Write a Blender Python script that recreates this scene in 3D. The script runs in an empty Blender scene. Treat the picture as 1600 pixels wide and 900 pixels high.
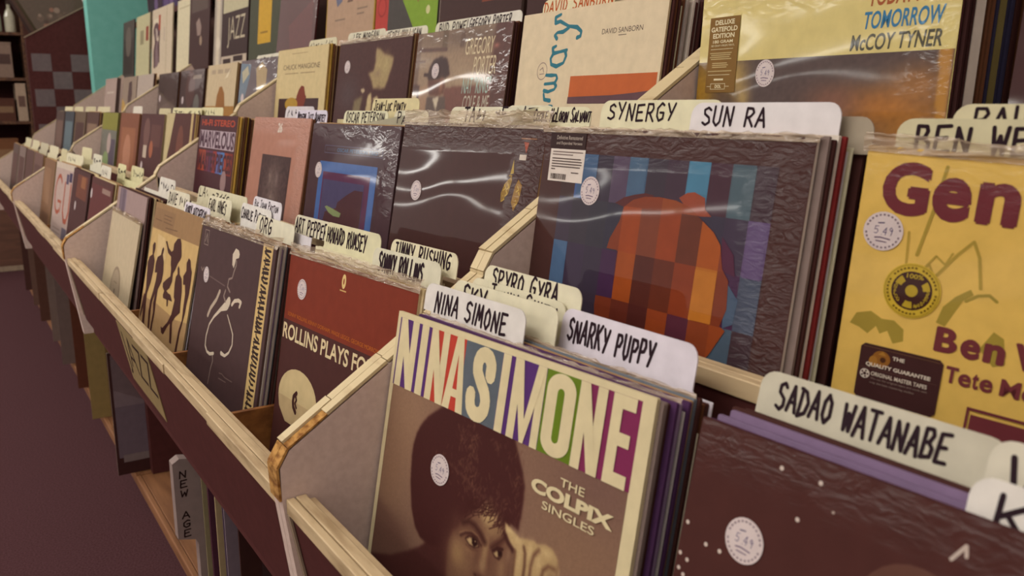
import bpy, math, random
import numpy as np
from mathutils import Matrix, Vector

random.seed(7)
RNG = np.random.default_rng(7)
SC = bpy.context.scene
COL = SC.collection
R = math.radians
ZO = 0.95                      # eye height: all places below are given from the eye, the floor is at z = -ZO

# ------------------------------------------------------------------ camera, light, exposure
cam_d = bpy.data.cameras.new('camera')
cam_d.sensor_width = 36.0
cam_d.lens = 36.0 * 1350 / 1600
cam_d.clip_start = 0.02
cam_d.dof.use_dof = True
cam_d.dof.focus_distance = 0.98
cam_d.dof.aperture_fstop = 10.0
cam = bpy.data.objects.new('camera', cam_d)
COL.objects.link(cam)
cam.matrix_world = Matrix(((0.55147, -0.17173, 0.81632, 0), (0.83419, 0.11353, -0.53966, 0), (0, 0.97858, 0.20586, ZO), (0, 0, 0, 1)))
SC.camera = cam

SC.view_settings.view_transform = 'Standard'
SC.view_settings.look = 'None'
SC.view_settings.exposure = 0.12
SC.view_settings.gamma = 1.0
SC.view_settings.use_curve_mapping = False
try:
    SC.cycles.use_denoising = True
    SC.cycles.max_bounces = 6
    SC.cycles.transparent_max_bounces = 12
except Exception:
    pass

world = bpy.data.worlds.new('world')
SC.world = world
world.use_nodes = True
world.node_tree.nodes['Background'].inputs[0].default_value = (0.60, 0.505, 0.46, 1)
world.node_tree.nodes['Background'].inputs[1].default_value = 0.86

TUBE_POWER = 15.0               # emission of the fluorescent tubes (built further down with their fixtures)

def area(name, loc, target, sx, sy, power, color):
    d = bpy.data.lights.new(name, 'AREA')
    d.shape = 'RECTANGLE'; d.size = sx; d.size_y = sy; d.energy = power; d.color = color
    o = bpy.data.objects.new(name, d); COL.objects.link(o)
    o.location = (loc[0], loc[1], loc[2] + ZO)
    dirv = Vector(target) - Vector(loc)
    o.rotation_euler = dirv.to_track_quat('-Z', 'Y').to_euler()
    return o
area('ceiling_glow_near', (-0.6, -1.2, 1.75), (-1.0, 0.5, -0.1), 3.4, 0.5, 22, (1.0, 0.955, 0.88))
area('ceiling_glow_far', (-4.2, -1.0, 1.75), (-4.2, 0.5, -0.1), 3.4, 0.5, 18, (1.0, 0.955, 0.88))

# ------------------------------------------------------------------ materials
def lin(c):
    return c / 12.92 if c <= 0.04045 else ((c + 0.055) / 1.055) ** 2.4
def rgb(h):
    h = h.lstrip('#')
    return tuple(lin(int(h[i:i + 2], 16) / 255) for i in (0, 2, 4))
MATS = {}
def mat(hexc, finish='card'):
    """finish: card (matt board), print (satin printed board), wrap (crinkled shrink wrap over print), sleeve (smooth glossy plastic over print), paper, ink"""
    k = (hexc, finish)
    if k in MATS:
        return MATS[k]
    m = bpy.data.materials.new('%s_%s' % (finish, hexc.lstrip('#')))
    m.use_nodes = True
    nt = m.node_tree; b = nt.nodes['Principled BSDF']
    c = rgb(hexc)
    ramp = nt.nodes.new('ShaderNodeMixRGB'); ramp.blend_type = 'MULTIPLY'
    nz = nt.nodes.new('ShaderNodeTexNoise'); nz.inputs['Scale'].default_value = 60; nz.inputs['Detail'].default_value = 4
    tc = nt.nodes.new('ShaderNodeTexCoord'); nt.links.new(tc.outputs['Object'], nz.inputs['Vector'])
    mr = nt.nodes.new('ShaderNodeMapRange'); mr.inputs[1].default_value = .25; mr.inputs[2].default_value = .75
    mr.inputs[3].default_value = .9; mr.inputs[4].default_value = 1.06
    nt.links.new(nz.outputs['Fac'], mr.inputs[0])
    ramp.inputs[0].default_value = 1.0; ramp.inputs[1].default_value = (*c, 1)
    nt.links.new(mr.outputs[0], ramp.inputs[2])
    nt.links.new(ramp.outputs[0], b.inputs['Base Color'])
    b.inputs['Roughness'].default_value = {'card': .8, 'print': .55, 'wrap': .5, 'sleeve': .5, 'paper': .7, 'ink': .75}[finish]
    b.inputs['Specular IOR Level'].default_value = {'card': .08, 'print': .1, 'wrap': .06, 'sleeve': .06, 'paper': .2, 'ink': .05}[finish]
    if finish in ('wrap', 'sleeve'):
        coat(nt, b, tc, finish)
    MATS[k] = m
    return m
def coat(nt, b, tc, finish):
    b.inputs['Coat Weight'].default_value = .75
    b.inputs['Coat Roughness'].default_value = .05 if finish == 'wrap' else .06
    b.inputs['Coat IOR'].default_value = 1.42
    # slack film over the middle, tight crinkles along the top and side edges of the sleeve
    def noise(scale, detail, dist):
        mp = nt.nodes.new('ShaderNodeMapping'); mp.inputs['Scale'].default_value = scale
        nt.links.new(tc.outputs['Object'], mp.inputs['Vector'])
        n2 = nt.nodes.new('ShaderNodeTexNoise'); n2.inputs['Scale'].default_value = 1.0; n2.inputs['Detail'].default_value = detail; n2.inputs['Distortion'].default_value = dist
        nt.links.new(mp.outputs[0], n2.inputs['Vector']); return n2.outputs['Fac']
    def mth(op, a, b_=None):
        n = nt.nodes.new('ShaderNodeMath'); n.operation = op
        for i, x in enumerate((a, b_)):
            if x is None: continue
            if isinstance(x, (int, float)): n.inputs[i].default_value = x
            else: nt.links.new(x, n.inputs[i])
        return n.outputs[0]
    def ramp(x, a, c):
        n = nt.nodes.new('ShaderNodeMapRange'); n.interpolation_type = 'SMOOTHSTEP'; n.inputs[1].default_value = a; n.inputs[2].default_value = c
        nt.links.new(x, n.inputs[0]); return n.outputs[0]
    sx = nt.nodes.new('ShaderNodeSeparateXYZ'); nt.links.new(tc.outputs['Object'], sx.inputs[0])
    edge = mth('MAXIMUM', mth('MULTIPLY', ramp(sx.outputs['Z'], .272, .312), .6), ramp(sx.outputs['X'], .245, .315))
    slack = noise((3.2, 1, 6), 1, .5)
    if finish == 'wrap':
        fine = noise((60, 1, 150), 5, 1.2); hgt = mth('ADD', mth('MULTIPLY', slack, .42), mth('MULTIPLY', mth('MULTIPLY', fine, edge), .55))
    else:
        fine = noise((30, 1, 60), 2, .8); hgt = mth('ADD', mth('MULTIPLY', slack, .34), mth('MULTIPLY', mth('MULTIPLY', fine, edge), .10))
    bp = nt.nodes.new('ShaderNodeBump'); bp.inputs['Strength'].default_value = 1.0; bp.inputs['Distance'].default_value = .012
    nt.links.new(hgt, bp.inputs['Height'])
    nt.links.new(bp.outputs[0], b.inputs['Coat Normal'])

def painted_mat(name, finish='print'):
    """a print whose inks are stored per point in the mesh"""
    k = ('painted', finish)
    if k in MATS:
        return MATS[k]
    m = bpy.data.materials.new('painted_print_' + finish); m.use_nodes = True
    nt = m.node_tree; b = nt.nodes['Principled BSDF']
    at = nt.nodes.new('ShaderNodeAttribute'); at.attribute_name = 'ink'
    nt.links.new(at.outputs['Color'], b.inputs['Base Color'])
    b.inputs['Roughness'].default_value = .55; b.inputs['Specular IOR Level'].default_value = .08
    if finish in ('wrap', 'sleeve'):
        tc = nt.nodes.new('ShaderNodeTexCoord'); coat(nt, b, tc, finish)
    MATS[k] = m
    return m

def surf_mat(name, c1, c2, scale=(30, 30, 30), rough=.7, lo=.4, hi=.6, bump=0.0, spec=.3, detail=6, distort=0.0):
    """two-tone noise surface"""
    m = bpy.data.materials.new(name); m.use_nodes = True
    nt = m.node_tree; b = nt.nodes['Principled BSDF']
    tc = nt.nodes.new('ShaderNodeTexCoord'); mp = nt.nodes.new('ShaderNodeMapping'); mp.inputs['Scale'].default_value = scale
    nt.links.new(tc.outputs['Object'], mp.inputs['Vector'])
    nz = nt.nodes.new('ShaderNodeTexNoise'); nz.inputs['Scale'].default_value = 1; nz.inputs['Detail'].default_value = detail
    nz.inputs['Distortion'].default_value = distort
    nt.links.new(mp.outputs[0], nz.inputs['Vector'])
    cr = nt.nodes.new('ShaderNodeValToRGB')
    cr.color_ramp.elements[0].position = lo; cr.color_ramp.elements[1].position = hi
    cr.color_ramp.elements[0].color = (*rgb(c1), 1); cr.color_ramp.elements[1].color = (*rgb(c2), 1)
    nt.links.new(nz.outputs['Fac'], cr.inputs[0]); nt.links.new(cr.outputs[0], b.inputs['Base Color'])
    b.inputs['Roughness'].default_value = rough; b.inputs['Specular IOR Level'].default_value = spec
    if bump:
        bp = nt.nodes.new('ShaderNodeBump'); bp.inputs['Distance'].default_value = bump; bp.inputs['Strength'].default_value = .6
        nt.links.new(nz.outputs['Fac'], bp.inputs['Height']); nt.links.new(bp.outputs[0], b.inputs['Normal'])
    return m

M_EDGE = surf_mat('worn_cream_edging', '#a88d66', '#cab78f', (9, 40, 40), .55, .28, .45, .0008)
M_EDGE2 = surf_mat('worn_cream_rail', '#9a815f', '#c0a883', (12, 80, 80), .55, .30, .50, .0008)
M_LAM = surf_mat('grey_laminate', '#c8b0a4', '#d2bbaf', (140, 140, 140), .6, .35, .65)
M_WOOD = surf_mat('brown_wood', '#6e4220', '#9c6634', (6, 50, 70), .6, .3, .7, .0004)
M_RAW = surf_mat('split_particle_board', '#7a4d1e', '#b98a4a', (90, 160, 160), .9, .35, .6, .002)
M_SHELF = surf_mat('shelf_wood', '#6f472b', '#8d603e', (6, 60, 60), .7, .3, .7)
M_BLACK = surf_mat('dark_maroon_paint', '#4b2725', '#542d2b', (60, 60, 60), .6, .3, .7, 0, .1)
M_CARPET = surf_mat('dark_carpet', '#43292b', '#523639', (240, 240, 240), .95, .35, .65, .002, .05)
M_BOARD = surf_mat('cream_board', '#a98f6c', '#c2aa85', (30, 30, 30), .7, .3, .7)
M_TEAL = surf_mat('teal_paint', '#72bcae', '#7cc4b7', (20, 20, 20), .7, .3, .7)
M_WALL = surf_mat('dark_wall_paint', '#4a2f2b', '#57392f', (4, 4, 4), .9, .3, .7)
M_GREYSQ = surf_mat('grey_squares', '#685a5a', '#726363', (40, 40, 40), .8, .3, .7)
M_STRIP = surf_mat('grey_metal_strip', '#8d7a66', '#a08c74', (60, 60, 20), .5, .3, .7)

def plastic_mat():
    m = bpy.data.materials.new('clear_plastic'); m.use_nodes = True
    nt = m.node_tree
    for n in list(nt.nodes): nt.nodes.remove(n)
    out = nt.nodes.new('ShaderNodeOutputMaterial'); mix = nt.nodes.new('ShaderNodeMixShader')
    tr = nt.nodes.new('ShaderNodeBsdfTransparent'); tr.inputs[0].default_value = (.9, .85, .78, 1)
    gl = nt.nodes.new('ShaderNodeBsdfPrincipled'); gl.inputs['Base Color'].default_value = (*rgb('#b59f86'), 1)
    gl.inputs['Roughness'].default_value = .12; gl.inputs['Specular IOR Level'].default_value = .8
    tc = nt.nodes.new('ShaderNodeTexCoord'); nz = nt.nodes.new('ShaderNodeTexNoise'); nz.inputs['Scale'].default_value = 1; nz.inputs['Detail'].default_value = 3; nz.inputs['Distortion'].default_value = .8
    mp = nt.nodes.new('ShaderNodeMapping'); mp.inputs['Scale'].default_value = (22, 60, 130); nt.links.new(tc.outputs['Object'], mp.inputs['Vector'])
    nt.links.new(mp.outputs[0], nz.inputs['Vector'])
    bp = nt.nodes.new('ShaderNodeBump'); bp.inputs['Distance'].default_value = .006; bp.inputs['Strength'].default_value = .9
    nt.links.new(nz.outputs['Fac'], bp.inputs['Height']); nt.links.new(bp.outputs[0], gl.inputs['Normal'])
    mr = nt.nodes.new('ShaderNodeMapRange'); mr.inputs[1].default_value = .3; mr.inputs[2].default_value = .7; mr.inputs[3].default_value = .3; mr.inputs[4].default_value = .75
    nt.links.new(nz.outputs['Fac'], mr.inputs[0]); nt.links.new(mr.outputs[0], mix.inputs[0])
    nt.links.new(tr.outputs[0], mix.inputs[1]); nt.links.new(gl.outputs[0], mix.inputs[2]); nt.links.new(mix.outputs[0], out.inputs[0])
    return m
M_PLASTIC = plastic_mat()

# ------------------------------------------------------------------ mesh helpers
class MB:
    def __init__(s): s.v = []; s.f = []; s.m = []; s.mats = []
    def mi(s, m):
        if m not in s.mats: s.mats.append(m)
        return s.mats.index(m)
    def poly(s, pts, m):
        b = len(s.v); dy = -6e-6 * (len(s.f) % 17); s.v.extend([(x, y + dy, z) for x, y, z in pts]); s.f.append(tuple(range(b, b + len(pts)))); s.m.append(s.mi(m))
    def mesh(s, verts, faces, m):
        b = len(s.v); s.v.extend(verts); k = s.mi(m)
        for f in faces: s.f.append(tuple(b + i for i in f)); s.m.append(k)
    def box(s, x0, x1, y0, y1, z0, z1, m, front=None, top=None, c=0.0):
        """box with its long edges chamfered by c"""
        if c <= 0:
            v = [(x0, y0, z0), (x1, y0, z0), (x1, y1, z0), (x0, y1, z0), (x0, y0, z1), (x1, y0, z1), (x1, y1, z1), (x0, y1, z1)]
            s.mesh(v, [(3, 2, 1, 0), (1, 2, 6, 5), (2, 3, 7, 6), (3, 0, 4, 7)], m)
            s.mesh(v, [(0, 1, 5, 4)], front or m); s.mesh(v, [(4, 5, 6, 7)], top or m)
            return
        prof = [(y0 + c, z0), (y1 - c, z0), (y1, z0 + c), (y1, z1 - c), (y1 - c, z1), (y0 + c, z1), (y0, z1 - c), (y0, z0 + c)]
        v = [(x0, a, b) for a, b in prof] + [(x1, a, b) for a, b in prof]; n = 8
        s.mesh(v, [tuple((i, (i + 1) % n, n + (i + 1) % n, n + i))[::-1] for i in range(n)] + [tuple(range(n))[::1], tuple(range(2 * n - 1, n - 1, -1))], m)
    def prism(s, prof, x0, x1, m, msides=None):
        """closed YZ profile extruded along X; msides: material of the two X faces"""
        n = len(prof); v = [(x0, a, b) for a, b in prof] + [(x1, a, b) for a, b in prof]
        s.mesh(v, [(i, n + i, n + (i + 1) % n, (i + 1) % n) for i in range(n)], m)
        s.mesh(v, [tuple(range(n)), tuple(range(2 * n - 1, n - 1, -1))], msides or m)
    def prism_xz(s, prof, y0, y1, m):
        n = len(prof); v = [(a, y0, b) for a, b in prof] + [(a, y1, b) for a, b in prof]
        s.mesh(v, [((i + 1) % n, n + (i + 1) % n, n + i, i) for i in range(n)] + [tuple(range(n))[::-1], tuple(range(n, 2 * n))], m)
    def build(s, name, parent=None):
        me = bpy.data.meshes.new(name); me.from_pydata(s.v, [], s.f)
        for m in s.mats: me.materials.append(m)
        me.polygons.foreach_set('material_index', s.m); me.update()
        o = bpy.data.objects.new(name, me); COL.objects.link(o)
        if parent is not None: o.parent = parent
        return o
def tag(o, label=None, cat=None, group=None, kind=None):
    for k, v in (('label', label), ('category', cat), ('group', group), ('kind', kind)):
        if v: o[k] = v
    return o
def empty(name, loc=(0, 0, 0)):
    o = bpy.data.objects.new(name, None); COL.objects.link(o); o.empty_display_size = .05
    o.location = (loc[0], loc[1], loc[2] + ZO); return o

# text in the built-in face -> outline mesh in a unit box
_TXT = {}
def text_geo(s, bold=0.0, shear=0.0):
    k = (s, bold, shear)
    if k not in _TXT:
        c = bpy.data.curves.new('lettering', 'FONT'); c.body = s; c.offset = bold; c.shear = shear; c.resolution_u = 4; c.fill_mode = 'FRONT'
        o = bpy.data.objects.new('lettering', c); COL.objects.link(o)
        dg = bpy.context.evaluated_depsgraph_get(); dg.update()
        me = bpy.data.meshes.new_from_object(o.evaluated_get(dg))
        v = np.array([(p.co.x, p.co.y) for p in me.vertices]); f = [tuple(p.vertices) for p in me.polygons]
        bpy.data.objects.remove(o); bpy.data.curves.remove(c); bpy.data.meshes.remove(me)
        lo, hi = v.min(0), v.max(0)
        _TXT[k] = ((v - lo) / (hi - lo), f, (hi[0] - lo[0]) / (hi[1] - lo[1]))
    return _TXT[k]

# marker handwriting: single strokes in a 4 x 6 box
HAND = {'A': '0,0 2.1,6 4,0|.7,2.2 3.4,2.1', 'B': '.3,0 .3,6 2.6,6 3.2,4.8 2.4,3.3 .4,3.1|2.2,3.2 3.8,2.2 3.4,.5 .3,0', 'C': '3.8,5.2 2.4,6 .6,4.6 .3,2 1.4,.1 3.8,.7',
        'D': '.4,0 .5,6|0,6 2.4,5.6 3.9,3.4 3,1 .2,0', 'E': '3.8,6 .5,5.8 .4,0 3.9,.2|.5,3.1 3,3.3', 'F': '3.8,6 .5,5.8 .4,0|.5,3.1 3,3.3',
        'G': '3.7,5.4 2.3,6 .5,4.3 .4,1.6 1.8,0 3.6,.8 3.7,2.8 2.1,2.7', 'H': '.4,0 .5,6|3.6,0 3.7,6|.4,3 3.7,3.1', 'I': '2,0 2.1,6', 'J': '1,5.9 3.8,6|2.8,6 2.7,1 1.6,0 .3,1.3',
        'K': '.5,0 .5,6|3.7,6 .6,2.9|1.4,3.5 3.9,0', 'L': '.6,6 .5,.1 3.8,.2', 'M': '.1,0 .7,6 2.1,1.8 3.4,6 4,0', 'N': '.3,0 .5,6 3.5,.2 3.7,6',
        'O': '2,6 .5,4.4 .5,1.5 2,0 3.6,1.6 3.5,4.5 2,6', 'P': '.5,0 .5,6 3,5.9 3.7,4.5 2.7,3 .6,2.7', 'Q': '2,6 .5,4.4 .5,1.5 2,0 3.6,1.6 3.5,4.5 2,6|2.4,1.6 4,-.4',
        'R': '.5,0 .5,6 3,5.9 3.6,4.5 2.6,3.1 .6,2.8|1.8,2.9 3.9,0', 'S': '3.7,5.2 2.4,6 .7,5.2 .8,3.8 3.2,2.6 3.5,1 2,0 .3,.7', 'T': '.1,5.9 3.9,6|2,6 2,0',
        'U': '.4,6 .5,1.4 1.9,0 3.4,1.2 3.6,6', 'V': '.1,6 2,0 3.9,6', 'W': '0,6 1,0 2.1,4 3.1,0 4,6', 'X': '.2,6 3.8,0|3.7,6 .3,0', 'Y': '.2,6 2,3|3.9,6 1.6,0', 'Z': '.4,6 3.7,6 .3,0 3.8,0',
        '4': '2.8,0 2.9,6 .3,2 3.9,2.1', '5': '3.6,6 .8,6 .6,3.4 2.6,3.7 3.6,2 2.4,.2 .4,.6', '9': '3.4,4.4 2,6 .6,4.6 2,3.2 3.4,4.4 2.6,0', '1': '1,4.6 2.2,6 2.2,0', '.': '1.9,.2 2.1,.2', '-': '.8,3 3.2,3', "'": '2,6 1.9,4.6'}
def ribbon(mb, pts, w, m, place):
    """stroke of width w (place's own units) along pts, round at every joint; place maps 2-D to 3-D"""
    P = [np.array(p, float) for p in pts]
    ws = w if isinstance(w, (list, tuple)) else [w] * len(P)
    for i in range(len(P) - 1):
        d = P[i + 1] - P[i]; L = np.linalg.norm(d)
        if L < 1e-9: continue
        n = np.array([-d[1], d[0]]) / L
        q = [P[i] + n * ws[i] / 2, P[i] - n * ws[i] / 2, P[i + 1] - n * ws[i + 1] / 2, P[i + 1] + n * ws[i + 1] / 2]
        mb.poly([place(*x) for x in q], m)
    for p, ww in zip(P, ws):
        if ww > 0: mb.poly([place(p[0] + ww / 2 * math.cos(a), p[1] + ww / 2 * math.sin(a)) for a in np.arange(8) * math.pi / 4 + .39], m)
def hand(mb, s, x, z, cw, ch, w, m, place, gap=.32, rnd=None, slant=.06):
    """handwritten line: x,z lower left; cw,ch letter box; w stroke width"""
    rnd = rnd or random.Random(s)
    for chh in s:
        if chh == ' ':
            x += cw * 1.05; continue
        big = chh.isupper() or not chh.isalpha()
        k = 1.0 if big else .72
        dz = rnd.uniform(-.06, .06) * ch; sc = k * rnd.uniform(.93, 1.07); cwid = cw * (.35 if chh in "I'.i" else 1.0) * (k ** .5)
        sts = HAND.get(chh.upper(), '')
        if chh == '~': sts = '|'.join(' '.join('%.1f,%.1f' % (rnd.uniform(0, 4), rnd.uniform(0, 5)) for _ in range(rnd.choice((2, 3, 3)))) for _ in range(2))
        for st in sts.split('|'):
            if not st: continue
            pts = []
            for q in st.split():
                a, b = map(float, q.split(','))
                if chh in 'Ii': a -= 1.3
                px = x + (a / 4) * cw * (k ** .5) + slant * b / 6 * ch + rnd.uniform(-.04, .04) * cw
                pts.append((px, z + dz + b / 6 * ch * sc + rnd.uniform(-.02, .02) * ch))
            ribbon(mb, pts, w, m, place)
        x += cwid + cw * gap
    return x

EPS = .00016
class Art(MB):
    """flat print on a cover; u to the right, v down, both 0..1; layers stand EPS apart in front of the sleeve"""
    def __init__(s, w, h, finish='print', base=1):
        super().__init__(); s.w = w; s.h = h; s.fin = finish; s.k = base
    def P(s, u, v): return (u * s.w, -s.k * EPS, s.h * (1 - v))
    def up(s, n=1): s.k += n; return s
    def mm(s, c): return c if not isinstance(c, str) else mat(c, s.fin)
    def rect(s, u0, v0, u1, v1, c): s.poly([s.P(u0, v1), s.P(u1, v1), s.P(u1, v0), s.P(u0, v0)], s.mm(c)); return s
    def pg(s, pts, c): s.poly([s.P(*p) for p in pts], s.mm(c)); return s
    def disc(s, u, v, ru, c, rv=None, n=28):
        rv = rv or ru * s.w / s.h
        s.poly([s.P(u + ru * math.cos(a), v + rv * math.sin(a)) for a in -np.arange(n) * 2 * math.pi / n], s.mm(c)); return s
    def ring(s, u, v, r0, r1, c, n=32, a0=0, a1=2 * math.pi):
        A = np.linspace(a0, a1, n + 1); k = s.w / s.h
        for i in range(n):
            q = [(r0, A[i]), (r1, A[i]), (r1, A[i + 1]), (r0, A[i + 1])]
            s.poly([s.P(u + r * math.cos(a), v + r * k * math.sin(a)) for r, a in q], s.mm(c))
        return s
    def line(s, pts, w, c): ribbon(s, pts, w, s.mm(c), s.P); return s
    def text(s, t, u0, v0, u1, v1, c, bold=0.0, shear=0.0, rot=0):
        """text stretched into the box; rot 1 = reads upward, -1 = reads downward"""
        V, F, asp = text_geo(t, bold, shear)
        if rot == 0: q = [s.P(u0 + a * (u1 - u0), v1 + b * (v0 - v1)) for a, b in V]
        elif rot == 1: q = [s.P(u0 + (1 - b) * (u1 - u0), v1 + a * (v0 - v1)) for a, b in V]
        else: q = [s.P(u0 + b * (u1 - u0), v0 + a * (v1 - v0)) for a, b in V]
        s.mesh(q, F, s.mm(c)); return s

class Paint:
    """soft-edged print worked out on a grid of points"""
    def __init__(s, u0, v0, u1, v1, nx, ny, c):
        s.box = (u0, v0, u1, v1); s.nx = nx; s.ny = ny
        s.U, s.V = np.meshgrid(np.linspace(u0, u1, nx), np.linspace(v0, v1, ny))
        s.c = np.ones((ny, nx, 3)) * np.array(s.h(c))
    def h(s, c): c = c.lstrip('#'); return tuple(int(c[i:i + 2], 16) / 255 for i in (0, 2, 4))
    def blur(s, m, r):
        if r <= 0: return m
        n = int(r * 3) + 1; k = np.exp(-.5 * (np.arange(-n, n + 1) / r) ** 2); k /= k.sum()
        m = np.pad(m, ((n, n), (n, n)), mode='edge')
        m = np.apply_along_axis(lambda a: np.convolve(a, k, 'valid'), 0, m)
        return np.apply_along_axis(lambda a: np.convolve(a, k, 'valid'), 1, m)
    def put(s, m, c, a):
        m = (m * a)[..., None]; s.c = s.c * (1 - m) + np.array(s.h(c)) * m; return s
    def pg(s, pts, c, soft=1.0, a=1.0):
        m = np.zeros(s.U.shape, bool); n = len(pts)
        for i in range(n):
            (x0, y0), (x1, y1) = pts[i], pts[(i + 1) % n]
            if y0 == y1: continue
            cr = ((y0 > s.V) != (y1 > s.V)) & (s.U < (x1 - x0) * (s.V - y0) / (y1 - y0) + x0)
            m ^= cr
        return s.put(s.blur(m.astype(float), soft), c, a)
    def el(s, u, v, ru, rv, c, a=1.0, p=1.0):
        d = ((s.U - u) / ru) ** 2 + ((s.V - v) / rv) ** 2
        return s.put(np.clip(np.exp(-d * p * 1.6), 0, 1), c, a)
    def line(s, pts, w, c, soft=.7, a=1.0):
        d = np.full(s.U.shape, 9.0)
        for (x0, y0), (x1, y1) in zip(pts[:-1], pts[1:]):
            L = (x1 - x0) ** 2 + (y1 - y0) ** 2 + 1e-12
            t = np.clip(((s.U - x0) * (x1 - x0) + (s.V - y0) * (y1 - y0)) / L, 0, 1)
            d = np.minimum(d, np.hypot(s.U - x0 - t * (x1 - x0), s.V - y0 - t * (y1 - y0)))
        px = (s.box[2] - s.box[0]) / s.nx
        return s.put(np.clip((w / 2 - d) / (px * soft * 2) + .5, 0, 1), c, a)
    def grain(s, amt, seed=1):
        r = np.random.default_rng(seed); s.c = np.clip(s.c * (1 + s.blur(r.normal(0, 1, s.U.shape), .7)[..., None] * amt), 0, 1); return s
    def build(s, name, w, h, parent, finish='print', k=1):
        X = s.U * w; Z = h * (1 - s.V); Y = np.full_like(X, -k * EPS)
        co = np.stack([X, Y, Z], -1).reshape(-1, 3); nx, ny = s.nx, s.ny
        i = np.arange(ny - 1)[:, None] * nx + np.arange(nx - 1)[None]
        f = np.stack([i + nx, i + nx + 1, i + 1, i], -1).reshape(-1, 4)
        me = bpy.data.meshes.new(name); me.vertices.add(len(co)); me.vertices.foreach_set('co', co.ravel().astype('f'))
        me.loops.add(f.size); me.loops.foreach_set('vertex_index', f.ravel().astype('i'))
        me.polygons.add(len(f)); me.polygons.foreach_set('loop_start', (np.arange(len(f)) * 4).astype('i'))
        me.update(); me.validate()
        c = s.c.reshape(-1, 3); c = np.where(c <= .04045, c / 12.92, ((c + .055) / 1.055) ** 2.4)
        at = me.color_attributes.new('ink', 'FLOAT_COLOR', 'POINT')
        at.data.foreach_set('color', np.concatenate([c, np.ones((len(c), 1))], 1).ravel().astype('f'))
        me.materials.append(painted_mat(name, finish))
        o = bpy.data.objects.new(name, me); COL.objects.link(o); o.parent = parent
        return o
# ------------------------------------------------------------------ the room
def struct(name, mb, kind='structure'):
    o = mb.build(name); o.location = (0, 0, ZO); o['kind'] = kind; return o
mb = MB(); mb.box(-22, 3, -11, 2.5, -ZO - .1, -ZO, M_CARPET); struct('floor', mb)
mb = MB(); mb.box(-5.5, 3, 1.12, 1.25, -ZO, 1.9, M_WALL); struct('wall_back', mb)
mb = MB(); mb.box(-22.2, -22, -11, 2.5, -ZO, 1.9, M_WALL); struct('wall_left', mb)
mb = MB(); mb.box(-5.62, -5.5, .80, 1.25, -ZO, 1.9, M_TEAL); struct('wall_end', mb)

# fluorescent fixtures over the aisle (their tubes show up as streaks in the plastic)
def tube_mat():
    m = bpy.data.materials.new('lit_tube'); m.use_nodes = True
    b = m.node_tree.nodes['Principled BSDF']; b.inputs['Base Color'].default_value = (1, 1, 1, 1)
    b.inputs['Emission Color'].default_value = (1, .965, .9, 1); b.inputs['Emission Strength'].default_value = TUBE_POWER
    return m
M_TUBE = tube_mat(); M_FIX = mat('#d8d2c6', 'card')
ORDI = ['nearest', 'second', 'third', 'fourth', 'fifth', 'sixth', 'seventh']
def fixture(x, y, z, L, label):
    r = empty('ceiling_light', (x, y, z)); tag(r, label, 'light', 'tube lights over the aisle')
    b = MB(); b.prism([(-.09, 0), (-.06, .05), (.06, .05), (.09, 0), (.075, 0), (0, .025), (-.075, 0)], -L / 2, L / 2, M_FIX); b.build('housing', r)
    t = MB(); t.prism([(-.075, -.001), (-.06, -.028), (.06, -.028), (.075, -.001)][::-1], -L / 2 + .02, L / 2 - .02, M_TUBE); t.build('diffuser', r)
for y, row, z in ((-.95, 'above the aisle', 1.45), (-2.7, 'in the second row from the bins', 1.40), (-5.6, 'in the third row across the shop', 1.42), (-8.9, 'in the far row across the shop', 1.40)):
    for k in range(7 if y < -1 else 4):
        fixture(-.6 - 2.0 * k - (5.4 if y < -8 else 0), y, z, 1.75, '%s tube light %s' % (ORDI[k], row))

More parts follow.
